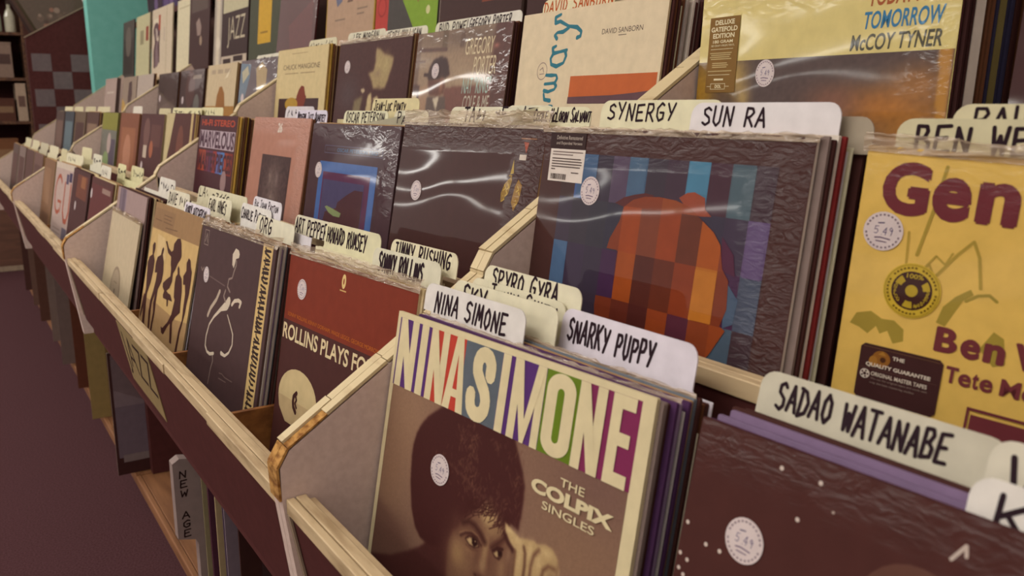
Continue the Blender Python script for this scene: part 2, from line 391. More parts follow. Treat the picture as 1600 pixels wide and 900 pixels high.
# ------------------------------------------------------------------ record bins: one unit = three stepped tiers over a low shelf
DY, DZ = .2105, .1515
TIP = (.215, -.295)
PITCH = 1.46
PT = .0065                                  # half a joint: each unit has its own side boards
def make_unit(X0, gaps):
    X1 = X0 + PITCH
    loc = ((X0 + X1) / 2, .6, -ZO)
    r = empty('record_bin', loc)
    def part(b, name, parent=None):
        o = b.build(name, parent or r)
        if parent is None: o.location = (-loc[0], -loc[1], -loc[2])
        return o
    for t in range(3):
        yt, zt = TIP[0] + DY * t, TIP[1] + DZ * t
        if t == 2: yt, zt = .6215, -.003
        deck = zt - (.207, .236, .214)[t]
        yb = yt + DY + .005 if t == 0 else yt + (.196 if t == 1 else .260)
        zb = zt + (yb - yt) * .62
        for sx in (0, 1):
            xa, xb = (X0 + .0004, X0 + 2 * PT - .0008) if sx == 0 else (X1 - 2 * PT + .0008, X1 - .0004)
            side = [(yt + .026, deck - .012), (yt + .003, zt - .042), (yt + .003, zt - .012), (yt + .012, zt + .003), (yb, zb), (yb + .06, zb - .12), (yb + .02, deck - .012)]
            b = MB(); b.prism(side[::-1], xa, xb, M_LAM); sp = part(b, 'side_panel')
            # cream edging along the front and the slope, in lengths that have lifted and chipped
            pth = [(yt + .003, zt - .042), (yt + .0015, zt - .012), (yt + .0115, zt + .0045)]
            e = MB(); rn = random.Random(int(X0 * 100) + t * 7 + sx)
            def seg(p, q, m, th=.003, x0=xa - .0001, x1=xb + .0001):
                d = Vector((q[0] - p[0], q[1] - p[1])).normalized(); n = Vector((-d.y, d.x)) * th
                e.prism([p, q, (q[0] + n.x, q[1] + n.y), (p[0] + n.x, p[1] + n.y)], x0, x1, m)
            seg(pth[0], pth[1], M_RAW if t == 0 else M_EDGE, .0022); seg(pth[1], pth[2], M_RAW if t == 0 else M_EDGE, .0022)
            u = 0.0; sl = (yb - pth[2][0], zb - .001 + .0035 - pth[2][1])
            first = True
            while u < .99:
                ln = rn.uniform(.22, .5); a, c = u, min(1, u + ln)
                P = (pth[2][0] + sl[0] * a, pth[2][1] + sl[1] * a); Q = (pth[2][0] + sl[0] * (c - .004), pth[2][1] + sl[1] * (c - .004))
                if first and t == 0 and sx == 0:
                    Pm = (pth[2][0] + sl[0] * .18, pth[2][1] + sl[1] * .18); seg(P, Pm, M_RAW, .0016); P = Pm
                seg(P, Q, M_EDGE, rn.uniform(.0026, .0040)); u = c; first = False
            part(e, 'edge_banding', sp)
        rb = .012 if t == 1 else 0                      # the middle tier's rail sits a little behind its panel tips
        yt += rb
        # front rail: outer band, top band with an open seam, inner lip
        b = MB(); xa, xb = X0 + 2 * PT + .0006, X1 - 2 * PT - .0006
        z0 = zt - .040
        n = 13
        rn = random.Random(11 + t)
        xs = [xa]
        while xs[-1] < xb - .25: xs.append(xs[-1] + rn.uniform(.10, .34))
        xs.append(xb)
        for i in range(len(xs) - 1):
            g = .0012 if i else 0
            d0 = rn.uniform(-.0015, .0015)
            b.box(xs[i] + g, xs[i + 1], yt + .006 + d0, yt + .0140, z0 - .014, z0 + rn.uniform(-.0005, .0005), M_EDGE2, c=.0008)
        b.box(xa, xb, yt + .0150, yt + .0245, z0 - .014, z0 + .0002, M_EDGE2, c=.0008)
        if t == 0: b.box(xa, xb, yt + .0250, yt + .033, z0 - .03, z0 - .005, M_BOARD, c=.001)
        rail = part(b, 'front_rail')
        # dark front board leaning in towards its foot
        b = MB(); b.prism([(yt + .009, z0 - .0145), (yt + (.033 if t == 0 else .012), z0 - (.145 if t == 0 else .09)), (yt + (.041 if t == 0 else .020), z0 - (.145 if t == 0 else .09)), (yt + .018, z0 - .0145)][::-1], X0 + .0005, X1 - .0005, M_BLACK)
        part(b, 'front_board')
        if t == 0:
            b = MB(); q = (.0215, -.118); L = math.hypot(*q)
            b.prism([(yt + .0085, z0 - .0145), (yt + .0085 + .0216, z0 - .133), (yt + .0085 + .0196, z0 - .1334), (yt + .0065, z0 - .0148)], X0 + .0006, X0 + .0186, M_STRIP)
            part(b, 'joint_strip')
        yt -= rb
        # floor of the tier and its back
        b = MB(); b.box(X0 + .014, X1 - .014, yt + .046, yb + .05, deck - .012, deck, M_BLACK, c=.001); part(b, 'bin_floor')
        b = MB()
        b.prism([(yb - .01 + (.06 if t < 2 else .08), deck), (yb + (.06 if t < 2 else .08), deck + .125), (yb + .01 + (.06 if t < 2 else .08), deck + .125), (yb + (.06 if t < 2 else .08), deck)], X0 + .014, X1 - .014, M_BOARD)
        part(b, 'back_board')
        if t == 0:
            for xp in gaps:
                b = MB(); b.box(xp - .004, xp + .004, yt + .047, yt + .150, deck + .001, deck + .112, M_WOOD, c=.0015); part(b, 'low_partition')
    # top ledge, back, low shelf and the boards that carry the tiers
    yt, zt = TIP[0] + 2 * DY, TIP[1] + 2 * DZ
    b = MB(); b.box(X0, X1, .885, 1.115, .118, .132, M_BOARD, c=.001); part(b, 'display_ledge')
    b = MB(); b.box(X0 + .002, X1 - .002, .335, 1.10, -.912, -.89, M_SHELF, c=.002, ); b.box(X0 + .002, X1 - .002, .323, .335, -.915, -.889, M_SHELF, c=.002); part(b, 'low_shelf')
    b = MB(); b.box(X0 + .01, X1 - .01, .36, .375, -ZO + .001, -.9155, M_BLACK); part(b, 'plinth')
    b = MB(); b.box(X0 + .002, X1 - .002, .72, .735, -.889, -.52, M_BLACK); part(b, 'shelf_back')
    for xa in (X0 + .002, X1 - .014):
        b = MB(); b.prism([(.36, -.889), (.715, -.889), (1.1, -.889), (1.1, .115), (.90, .115), (.90, -.225), (.69, -.37), (.48, -.52), (.36, -.52)], xa, xa + .012, M_BLACK); part(b, 'upright')
    return r
XD = [-.705 - PITCH * k for k in range(4)]
for k, (gaps, l) in enumerate((((-.364, -.015, .34), 'stepped record bin unit with a cream rail, holding the bright block-lettered portrait cover'),
             ((-1.777, -1.423, -1.090), 'stepped record bin unit with the hand-drawn four-letter sign on its front board'),
             ((-3.270, -2.880, -2.510), 'stepped record bin unit between the sign unit and the last unit'),
             ((-4.700, -4.350, -4.005), 'last stepped record bin unit, ending beside the teal wall'))):
    tag(make_unit(XD[k], gaps), l, 'record bin', 'stepped record bin units along the aisle')
# ------------------------------------------------------------------ records and divider cards
PAL = {'dark brown': '#4a2c28', 'black': '#3c2321', 'cream': '#cbb88e', 'tan': '#a9865f', 'grey': '#83726b', 'purple': '#54355a', 'lilac': '#8d7893', 'white': '#d6cabb',
       'olive': '#8f8250', 'navy': '#3d3a52', 'red': '#7a2927', 'blue-grey': '#6c737c', 'brown': '#6b452f', 'pale grey': '#a79a90', 'gold': '#a5823a', 'mauve': '#7d6884', 'pink': '#b98a7c'}
ORD = ['first', 'second', 'third', 'fourth', 'fifth', 'sixth', 'seventh', 'eighth', 'ninth', 'tenth', 'eleventh', 'twelfth', 'thirteenth', 'fourteenth', 'fifteenth', 'sixteenth', 'seventeenth', 'eighteenth', 'nineteenth', 'twentieth', 'twenty-first', 'twenty-second']
class Pose:
    """the upper left front corner of a cover (from the eye), its turn, lean, roll and size"""
    def __init__(s, o, yaw, lean, w, h=None, roll=0):
        y, l, r = R(yaw), R(lean), R(roll)
        t = Vector((math.cos(y), math.sin(y), 0)); e = Vector((math.sin(l) * math.sin(y), -math.sin(l) * math.cos(y), -math.cos(l)))
        s.t = t * math.cos(r) + e * math.sin(r); s.e = e * math.cos(r) - t * math.sin(r)
        s.n = (-s.e).cross(s.t)                      # into the stack
        s.n = s.t.cross(s.e) if s.t.cross(s.e).y > 0 else -s.t.cross(s.e)
        s.o = Vector(o); s.w = w; s.h = h or w; s.a = (yaw, lean, roll)
    def at(s, du=0, dz=0, d=0, w=None, h=None):
        p = Pose(s.o + s.t * du - s.e * dz + s.n * d, s.a[0], s.a[1], w or s.w, h or s.h, s.a[2]); return p
    def matrix(s, h=None):
        b = s.o + s.e * (h or s.h); x, y, z = s.t, s.n, -s.e
        return Matrix(((x.x, y.x, z.x, b.x), (x.y, y.y, z.y, b.y), (x.z, y.z, z.z, b.z + ZO), (0, 0, 0, 1)))
_SL = {}
def sleeve_mesh(w, h, t, front, edge):
    k = (round(w, 3), round(h, 3), round(t, 4), front, edge)
    if k not in _SL:
        b = MB(); f = mat(*front) if isinstance(front, tuple) else mat(front, 'card'); e = mat(edge, 'card'); c = min(.0009, t * .3)
        prof = [(c, 0), (w - c, 0), (w, c), (w, h - c), (w - c, h), (c, h), (0, h - c), (0, c)]
        v = [(x, y, z) for y in (0, t) for x, z in prof]; n = 8
        b.mesh(v, [tuple(range(n))], f); b.mesh(v, [tuple(range(2 * n - 1, n - 1, -1))] + [((i + 1) % n, i, n + i, n + (i + 1) % n) for i in range(n)], e)
        o = b.build('record_sleeve'); _SL[k] = o.data; COL.objects.unlink(o); bpy.data.objects.remove(o)
    return _SL[k]
N_REC = 0
def record(p, front, edge, label, group, t=.0038):
    o = bpy.data.objects.new('record_sleeve', sleeve_mesh(p.w, p.h, t, front, edge)); COL.objects.link(o)
    o.matrix_world = p.matrix(); tag(o, label, 'record', group); return o

def sticker(o, u, v, s=None):
    """round white price sticker with ring lettering and a handwritten price"""
    a = Art(.026, .026, 'paper'); a.k = 5; a.disc(.5, .5, .5, '#cfc0bd').up()
    for k in range(26):
        an = k / 26 * 2 * math.pi
        if k % 13 == 0: continue
        a.ring(.5, .5, .40, .445, '#84727a', 1, an, an + .13)
    P = lambda x, z: a.P(x, 1 - z)
    hand(a, '5.49', .27, .42, .11, .2, .016, mat('#6a6080', 'ink'), P, rnd=random.Random(int(u * 1000)))
    ribbon(a, [(.32, .32), (.45, .34), (.7, .31)], .03, mat('#6d5a72', 'ink'), P); ribbon(a, [(.36, .24), (.62, .23)], .025, mat('#6d5a72', 'ink'), P); ribbon(a, [(.36, .70), (.5, .72)], .03, mat('#5d5470', 'ink'), P)
    c = a.build('price_sticker', o); c['label'] = 'round white price sticker'
    W, H = o['cw'], o['ch']; c.location = (u * W - .013, 0, H * (1 - v) - .013); return c

def lip(o, w, h, dx=0, hgt=.008, dep=.006, seed=1, thick=0, label='clear plastic sleeve', calm=False):
    """crinkled mouth of the plastic outer sleeve standing above the card sleeve"""
    rn = random.Random(seed); n = 44; v = []; f = []
    rows = 4
    for j in range(rows):
        for i in range(n + 1):
            x = -.003 + (w + .006) * i / n
            z = h - .004 + (hgt + .004) * j / (rows - 1) + rn.uniform(-.0012, .0012) * (j > 0) * (1 + thick * 60)
            y = -.0012 + dep * .5 * math.sin(i * .55 + seed) * (j / rows) * .5 + rn.uniform(-.0008, .0012) * j * (1 + thick * 60)
            if calm: x = (w * i / n); y = .0006 + rn.uniform(0, .0012) * j / 2
            v.append((x, y, z))
    for j in range(rows - 1):
        for i in range(n): f.append((j * (n + 1) + i, j * (n + 1) + i + 1, (j + 1) * (n + 1) + i + 1, (j + 1) * (n + 1) + i))
    b = MB(); b.mesh(v, f, M_PLASTIC); c = b.build('plastic_sleeve', o); c['label'] = label
    for pl in c.data.polygons: pl.use_smooth = True
    return c

CARD_N = []
def card(P, yaw, lean, colx, tw, text, label, color='#d9d2b6', side=None, ink='#2e2026', textbox=(.06, .94, .25, .80), thick_ink=1.0, tabh=.034, group=None, cw=.31, gap=.32, drop=0.0):
    """divider card: a plastic sheet with one rounded tab standing above the records. P: tab's upper left corner; colx: the sheet's left edge"""
    y, l = R(yaw), R(lean)
    t = Vector((math.cos(y), math.sin(y), 0)); e = Vector((math.sin(l) * math.sin(y), -math.sin(l) * math.cos(y), -math.cos(l)))
    n = t.cross(e); n = n if n.y > 0 else -n
    b0 = (colx - P[0]) / math.cos(y); b1 = b0 + cw
    H = .29; r = .011
    top = H; sh = H - tabh - drop; lo = H - .026              # a tab that sticks out past its sheet ends at lo
    pts = [(b0, 0), (b1, 0)]
    pts += [(b1, sh), (tw + .003, sh), (tw, sh + .003)] if b1 > tw + .004 else ([(b1, lo), (tw, lo)] if b1 < tw - .002 else [])
    pts += [(tw - r + r * math.cos(a), top - r + r * math.sin(a)) for a in np.linspace(0, math.pi / 2, 6)]
    pts += [(r - r * math.sin(a), top - r + r * math.cos(a)) for a in np.linspace(0, math.pi / 2, 6)]
    pts += [(0, sh + .003), (-.003, sh), (b0, sh)] if b0 < -.004 else ([(0, lo), (b0, lo)] if b0 > .002 else [])
    b = MB(); b.prism_xz(pts, 0, .0009, mat(color, 'paper')); o = b.build('divider_card')
    bs = Vector(P) + e * H
    o.matrix_world = Matrix(((t.x, n.x, -e.x, bs.x), (t.y, n.y, -e.y, bs.y), (t.z, n.z, -e.z, bs.z + ZO), (0, 0, 0, 1)))
    tag(o, label, 'divider card', group)
    for tx, bx, hgt in ([(text, textbox, 1)] if isinstance(text, str) else text):
        if not tx: continue
        nch = sum(.35 + gap if c in "I'.i" else (1.05 if c == ' ' else (1 if c.isupper() else .85) + gap) for c in tx) - gap
        x0, x1, z0, z1 = bx[0] * tw, bx[1] * tw, top - tabh * (1 - bx[2]), top - tabh * (1 - bx[3])
        a = MB(); hand(a, tx, x0, z0, (x1 - x0) / nch, z1 - z0, (z1 - z0) * .15 * thick_ink, mat(ink, 'ink'), lambda x, z: (x, -.0002, z), gap=gap)
        h = a.build('handwriting', o); h['label'] = 'handwritten marker lettering'
    return o

SP = .0044
def column(p, nick, front, edge, art=None, stack=(), cards=(), group=None, t=.0028, label=None, far=False, seed=None, drift=0.0, rise=0.0):
    """a run of records one behind another: the front cover with its print, the ones behind it and their divider cards.
    cards: (distance behind the front cover, dict for card())"""
    rn = random.Random(seed or nick)
    g = group or 'records filed behind the ' + nick
    o = record(p, front, edge, label or 'record with the %s, front of its bin' % nick, None, t)
    o['cw'] = p.w; o['ch'] = p.h
    if art: art(o, p)
    limit = .4415 if p.o.z < -.1 else (.618 if p.o.z < .06 else .868)
    fan = .0013 if (p.o.z < -.1 and p.a[0] > 2.5) else 0.0     # a skewed run straightens towards the back of its bin
    kmax = int((limit - max(p.o.y, p.o.y + p.t.y * p.w) - .004) / (SP - fan))
    yaw_at = lambda k: p.a[0] - math.degrees(fan * k / p.w)
    used = {}
    def off(k, P):
        q = Pose(p.o + p.n * (k * SP + .0006), yaw_at(k), p.a[1], .3); return abs((q.o - Vector(P)).dot(q.n))
    for d, kw in sorted(cards, key=lambda c: -c[0]):
        k = min((k for k in range(1, kmax + 1) if k not in used), key=lambda k: off(k, kw['P'])); used[k] = kw
    k = 0; i = 0; names = list(stack); lips = 0
    while k < kmax and (i < len(names) or any(q > k for q in used)):
        k += 1
        if k in used:
            kw = dict(used[k]); P0 = Vector(kw.pop('P')); q = Pose(p.o + p.n * (k * SP + .0006), yaw_at(k), p.a[1], .3); P1 = P0 + q.n * ((q.o - P0).dot(q.n))
            card(P1, q.a[0], p.a[1], p.o.x + drift * k + .001, **kw); continue
        if i >= len(names): continue
        c = names[i]; i += 1; tt = None
        if isinstance(c, tuple): c, tt = c
        q = p.at(du=(rn.uniform(-.0004, .005) if not far else rn.uniform(-.0008, .0008)) + drift * k + k * SP * math.sin(R(p.a[0])), dz=rn.uniform(-.003, .003) + min(rise * k, .013), d=k * SP, w=.309 if not far else p.w, h=.308 if not far else p.h)
        q = Pose(q.o, yaw_at(k) if p.a[0] < 9 else p.a[0], p.a[1], q.w, q.h, p.a[2])
        r = record(q, PAL[c], PAL[c], '%s sleeve, %s behind the %s' % (c, ORD[i - 1], nick), g, t=tt or (.0026 if i % 3 else .0029))
        if tt: k += int(tt / SP)
        if c in ('lilac', 'blue-grey', 'pale grey') and not far:
            r['cw'] = .309; r['ch'] = .308; lip(r, .309, .308, hgt=.003, seed=i, dep=0, calm=True)
    return o
# ------------------------------------------------------------------ covers of the lowest tier
# 1: portrait under multicoloured block letters
def art_nina(o, p):
    W, H = p.w, p.h; F = 'print'
    CR, PU, RE, SL, GR, MA = '#d3c49c', '#53306b', '#b53f31', '#5a6169', '#62791f', '#7c2c52'
    P = Paint(.018, .217, .962, .80, 440, 272, '#7f6150')
    P.el(.10, .30, .20, .22, '#8f7058', .8).el(.06, .50, .12, .2, '#866650', .8).el(.12, .66, .12, .08, '#62433a', .9).el(.85, .5, .2, .3, '#84654f', .8).el(.88, .24, .2, .1, '#70534a', .8)
    P.pg([(.018, .57), (.10, .60), (.20, .66), (.20, .74), (.018, .74)], '#6b4c40', 5, .8)
    hair = [(.30, .20), (.250, .236), (.215, .262), (.188, .293), (.170, .325), (.161, .362), (.162, .403), (.171, .468), (.193, .539), (.221, .584), (.256, .606), (.294, .607), (.36, .59), (.42, .56), (.5, .5), (.60, .46), (.613, .424), (.644, .429), (.648, .371), (.644, .315), (.628, .282), (.602, .242), (.575, .20)]
    P.pg([(.294, .59), (.42, .5), (.63, .45), (.64, .8), (.30, .8), (.24, .656)], '#4a2723', 2)
    P.pg([(.02, .80), (.02, .745), (.12, .71), (.20, .665), (.30, .60), (.40, .62), (.42, .80)], '#4a2825', 2)
    P.pg(hair, '#432220', 1.6)
    # face: shadowed cheek to the left, lit planes in the middle
    P.pg([(.372, .585), (.392, .530), (.420, .495), (.455, .462), (.492, .428), (.53, .414), (.575, .428), (.618, .447), (.634, .475), (.636, .53), (.63, .60), (.60, .70), (.52, .78), (.44, .72), (.39, .65)], '#7b5a46', 3.0)
    P.el(.365, .59, .032, .10, '#4a2925', 1).el(.40, .50, .03, .04, '#4e2d27', .9)
    P.el(.425, .572, .040, .045, '#a98863', .95).el(.455, .600, .05, .05, '#9b7a58', .8).el(.463, .552, .035, .014, '#9a7857', .8)
    P.el(.530, .437, .035, .030, '#bfa375', 1.0).el(.515, .425, .02, .02, '#c8ad7e', .8).el(.565, .450, .026, .022, '#a98b62', .9).el(.545, .470, .040, .022, '#a1825c', .9)
    P.el(.534, .520, .014, .045, '#a88761', .95).el(.530, .567, .020, .026, '#b0906a', .9).el(.602, .548, .020, .045, '#a3825f', .85).el(.62, .50, .014, .03, '#94745a', .8)
    P.el(.505, .552, .014, .032, '#6f4d3c', .8).el(.556, .545, .012, .038, '#6d4b3b', .7).el(.47, .66, .06, .06, '#8a684f', .8)
    P.el(.528, .598, .026, .010, '#5a382e', .8).el(.508, .602, .010, .006, '#3a1f1b', .9).el(.55, .597, .010, .006, '#3a1f1b', .9)
    P.pg([(.47, .660), (.52, .648), (.58, .652), (.60, .664), (.54, .685), (.49, .678)], '#54302a', 1.4)
    rn = random.Random(4)
    # flecks of light in the hair
    for cx, cy, dx, dy, n in ((.395, .265, .035, .05, 60), (.435, .295, .03, .05, 50), (.425, .335, .03, .03, 30), (.47, .385, .09, .035, 80), (.56, .385, .05, .03, 30), (.60, .29, .03, .05, 30), (.36, .35, .07, .045, 30), (.625, .37, .012, .04, 12), (.53, .25, .03, .02, 20)):
        for _ in range(n):
            x, y = cx + rn.gauss(0, dx * .6), cy + rn.gauss(0, dy * .6); L = rn.uniform(.004, .013)
            P.line([(x, y), (x + rn.uniform(-.010, .010), y + L)], .0014, rn.choice(('#6b4639', '#79563f', '#5d3a31')), 1.5, rn.uniform(.2, .7))
    P.line([(.30, .352), (.40, .372), (.50, .40)], .004, '#5d3a31', 2.5, .6)
    P.pg([(.36, .60), (.39, .52), (.455, .455), (.53, .43), (.62, .45), (.64, .53), (.60, .72), (.42, .72)], '#5a382c', 7, .34)
    P.el(.528, .440, .030, .024, '#b39769', .8).el(.425, .580, .03, .035, '#94734f', .7).el(.532, .535, .012, .04, '#937353', .7)
    # brows, lids, eyes
    P.el(.473, .505, .036, .013, '#5a372c', .9).el(.582, .494, .022, .013, '#5a372c', .8)
    P.line([(.432, .490), (.455, .479), (.480, .480), (.505, .491), (.527, .506)], .016, '#3f211d', 3.4, .9)
    P.line([(.556, .508), (.572, .494), (.590, .476), (.602, .462)], .013, '#452620', 3.2, .9)
    P.line([(.423, .521), (.447, .507), (.472, .499), (.497, .502), (.513, .514)], .005, '#8d6b50', 1.2, .7)
    P.line([(.428, .527), (.447, .513), (.470, .505), (.497, .507), (.515, .520)], .007, '#3f211d', 1.8, .85)
    P.pg([(.446, .527), (.461, .514), (.481, .508), (.499, .511), (.511, .526), (.492, .538), (.468, .539)], '#3a1d1a', .9)
    P.pg([(.453, .527), (.465, .518), (.481, .514), (.498, .518), (.505, .526), (.490, .534), (.470, .535)], '#b89c70', .9)
    P.pg([(.475, .512), (.494, .512), (.503, .523), (.489, .536), (.477, .529)], '#2a1211', .8)
    P.el(.490, .519, .003, .003, '#b89c78', .9)
    P.line([(.455, .541), (.48, .545), (.505, .538)], .004, '#5d3b2f', 1.5, .7)
    P.line([(.562, .514), (.578, .500), (.598, .496)], .007, '#3a1d1a', 1.1, .95)
    P.pg([(.560, .519), (.578, .502), (.596, .498), (.601, .511), (.591, .527), (.573, .528)], '#3a1d1a', .9)
    P.pg([(.566, .518), (.580, .507), (.594, .504), (.596, .511), (.588, .522), (.575, .523)], '#ad9168', .9)
    P.pg([(.579, .505), (.596, .502), (.598, .513), (.586, .523)], '#2a1211', .8)
    # fringe strands over the forehead
    for _ in range(80):
        x = rn.uniform(.44, .615); y = rn.uniform(.392, .420) + abs(x - .53) * .15; L = rn.uniform(.015, .05) * (1.0 if abs(x - .53) > .035 else .75)
        P.line([(x, y), (x + rn.uniform(-.022, .004), y + L * .6), (x + rn.uniform(-.036, .0), y + L)], rn.uniform(.0016, .0036), '#40201d', .8, .9)
    # hand at the temple: index finger to the brow, knuckles folding to the right
    P.pg([(.641, .452), (.662, .441), (.675, .437), (.702, .431), (.717, .434), (.742, .424), (.769, .426), (.788, .442), (.80, .469), (.815, .60), (.80, .80), (.67, .80), (.650, .60), (.641, .49)], '#ad9166', 1.3)
    P.pg([(.592, .427), (.604, .430), (.625, .437), (.645, .442), (.664, .450), (.664, .475), (.652, .490), (.641, .478), (.620, .467), (.601, .450)], '#b3976b', 1.1)
    P.pg([(.590, .433), (.600, .453), (.620, .470), (.641, .480), (.638, .492), (.612, .478), (.592, .458)], '#3f201d', 1.5)
    P.el(.612, .441, .02, .008, '#c9ae7e', .8).el(.646, .452, .02, .012, '#c4a879', .8)
    P.line([(.643, .482), (.645, .52), (.650, .60), (.655, .8)], .010, '#5f3d30', 2.2, .8)
    P.line([(.671, .460), (.679, .472), (.683, .50), (.684, .60)], .008, '#4d2c24', 2.4, .9)
    P.line([(.724, .446), (.708, .466), (.703, .495), (.706, .60)], .009, '#54322a', 2.8, .85)
    P.line([(.782, .468), (.762, .470), (.747, .486), (.742, .53), (.748, .64)], .009, '#5a382c', 2.8, .85)
    P.el(.662, .490, .009, .05, '#bea276', .8).el(.694, .462, .012, .030, '#c6aa7b', .8).el(.697, .52, .006, .04, '#b3966b', .7).el(.728, .475, .012, .026, '#bfa376', .8).el(.752, .443, .024, .013, '#c6aa7b', .8).el(.775, .50, .02, .05, '#86684b', .8).el(.792, .47, .008, .03, '#7a5b44', .7)
    P.grain(.03)
    P.build('portrait_print', W, H, o, F, 1)['label'] = 'sepia portrait of a person with dark fringed hair, hand at the temple'
    a = Art(W, H, F, 2)
    CRM = CR
    a.rect(0, 0, 1, .0175, CRM).rect(0, .0175, .0175, 1, CRM).rect(.9635, .0175, 1, 1, CRM).rect(.0175, .79, .9635, 1, '#6b4c40')
    b0, b1 = .016, .2175
    for u0, u1, c in ((.015, .179, PU), (.179, .342, RE), (.342, .497, SL), (.497, .665, PU), (.665, .779, GR), (.779, .964, MA)): a.rect(u0, b0, u1, b1, c)
    a.up()
    def N(x0, x1, s):
        a.rect(x0, b0, x0 + s, b1, CRM).rect(x1 - s, b0, x1, b1, CRM).up().pg([(x0, b0), (x0 + s * 1.02, b0), (x1, b1), (x1 - s * 1.02, b1)], CRM); a.k -= 1
    N(.022, .115, .032); a.rect(.131, b0, .165, b1, CRM); N(.181, .267, .030)
    a.pg([(.300, b0), (.331, b0), (.362, b1), (.331, b1), (.316, .06), (.300, b1), (.268, b1)], CRM).up().pg([(.292, .158), (.338, .158), (.341, .180), (.288, .180)], CRM)
    # S
    sp = [(.458, .088), (.458, .060), (.447, .042), (.428, .036), (.410, .044), (.402, .064), (.405, .088), (.424, .112), (.444, .134), (.453, .158), (.450, .182), (.436, .197), (.414, .199), (.396, .188), (.389, .168), (.389, .150)]
    a.line(sp, .040, CRM)
    a.rect(.500, b0, .531, b1, CRM)
    a.rect(.548, b0, .576, b1, CRM).rect(.638, b0, .664, b1, CRM).up().pg([(.548, b0), (.580, b0), (.609, .17), (.609, b1), (.600, b1)], CRM).pg([(.664, b0), (.634, b0), (.605, .17), (.605, b1), (.614, b1)], CRM)
    pts = [(.722 + (.050 if k % 2 else .050) * math.cos(t), 0) for k, t in enumerate([0])]
    cap = lambda cx, rx, ry, top, bot: [(cx + rx * math.cos(t), top + ry - ry * math.sin(t)) for t in np.linspace(0, math.pi, 14)] + [(cx - rx * math.cos(t), bot - ry + ry * math.sin(t)) for t in np.linspace(0, math.pi, 14)]
    a.pg(cap(.722, .049, .04, b0 + .001, b1 - .001), CRM).up().pg(cap(.722, .0115, .012, .052, .183), GR)
    N(.781, .866, .030)
    a.rect(.884, b0, .914, b1, CRM).rect(.884, b0, .952, .046, CRM).rect(.884, .098, .946, .128, CRM).rect(.884, .187, .952, b1, CRM)
    a.up()
    a.text('THE', .762, .252, .842, .272, CRM, .012).text('COLPIX', .668, .281, .938, .3155, CRM, .05).text('SINGLES', .714, .325, .887, .345, CRM, .012)
    a.build('title_print', o)['label'] = 'cream letters on coloured blocks and cream border'
    sticker(o, .302, .390)
p_nina = Pose((-.691, .335, -.181), 5.4, 10.5, .309, h=.303)
NI = 'multicoloured block-letter portrait cover'
column(p_nina, NI, '#d0c199', '#c9ba93', art_nina,
       ('grey', 'grey', 'dark brown', 'purple', 'lilac', 'purple', 'purple', 'tan', 'blue-grey', 'dark brown', 'brown', 'dark brown'),
       cards=((.033, dict(P=(-.703, .370, -.160), tw=.151, text='NINA SIMONE', color='#d9d3cc', textbox=(.12, .84, .28, .80), label='pale divider card with a two-word name tab, directly behind the multicoloured block-letter portrait cover')),
              (.055, dict(P=(-.6915, .395, -.158), tw=.155, drop=.02, text='SKY', textbox=(.10, .34, .38, .92), label='cream divider card with a short half-hidden name tab behind the pale two-word tab')),
              (.064, dict(P=(-.6895, .41, -.157), tw=.143, drop=.02, text='Jimmy Smith', textbox=(.22, .92, .50, .95), label='cream divider card whose name tab is mostly hidden by two tabs before it')),
              (.071, dict(P=(-.677, .418, -.144), tw=.143, drop=.03, text='SPYRO GYRA', textbox=(.09, .78, .46, .94), label='yellowish divider card with a five-and-four-letter name tab beside the orange dome cover')),
              (.058, dict(P=(-.545, .414, -.159), tw=.146, text='SNARKY PUPPY', color='#d6ced6', textbox=(.06, .72, .26, .76), label='lilac-white divider card with a two-word name tab, before the orange dome cover')),),
       t=.003, label='record with a sepia portrait under tall multicoloured block letters, at the front of its bin')
# 2: starry black cover
def art_black(o, p):
    a = Art(p.w, p.h, 'wrap'); a.rect(.002, .002, .998, .998, '#4a2a26').up()
    rn = random.Random(3)
    for u, v in ((.012, .207), (.0, .27), (.027, .277), (.063, .231), (.096, .231), (.011, .299), (.024, .308), (.19, .039), (.268, .039), (.239, .114)):
        a.disc(max(u, .008), v, .0042, '#c9b9ad')
    for _ in range(26): a.disc(rn.uniform(.02, .95), rn.uniform(.05, .95), rn.uniform(.001, .003), '#a08f84')
    a.line([(.496, .074), (.513, .047), (.516, .062)], .006, '#b8a79b')
    a.disc(.46, .215, .10, '#5f3f35', .11)
    a.build('cover_print', o); sticker(o, .144, .191)
p_blk = Pose((-.347, .367, -.182), 3, 12, .312)
BL = 'starry black cover'
column(p_blk, BL, '#472825', '#4a2a28', art_black, ('purple', 'mauve', 'mauve', 'dark brown', 'dark brown', 'dark brown', 'tan', 'tan', 'brown', 'tan'),
       cards=((.020, dict(P=(-.195, .385, -.166), tw=.15, text='KAMASI', color='#dcd6cc', textbox=(.08, .86, .3, .84), label='white divider card with a capital K on its tab, above the starry black cover')),
              (.037, dict(P=(-.342, .412, -.158), tw=.150, text='SADAO WATANABE', color='#c4bda8', textbox=(.09, .80, .38, .84), label='long cream divider card with a two-word name tab, behind the starry black cover')),
              (.032, dict(P=(-.197, .405, -.153), tw=.15, text='W', color='#cfc8b4', textbox=(.06, .22, .2, .8), label='cream divider card with a W on its tab, beside the long two-word tab'))),
       rise=.0010, label='record with a starry black shrink-wrapped cover and round price sticker, front of the nearest bin')
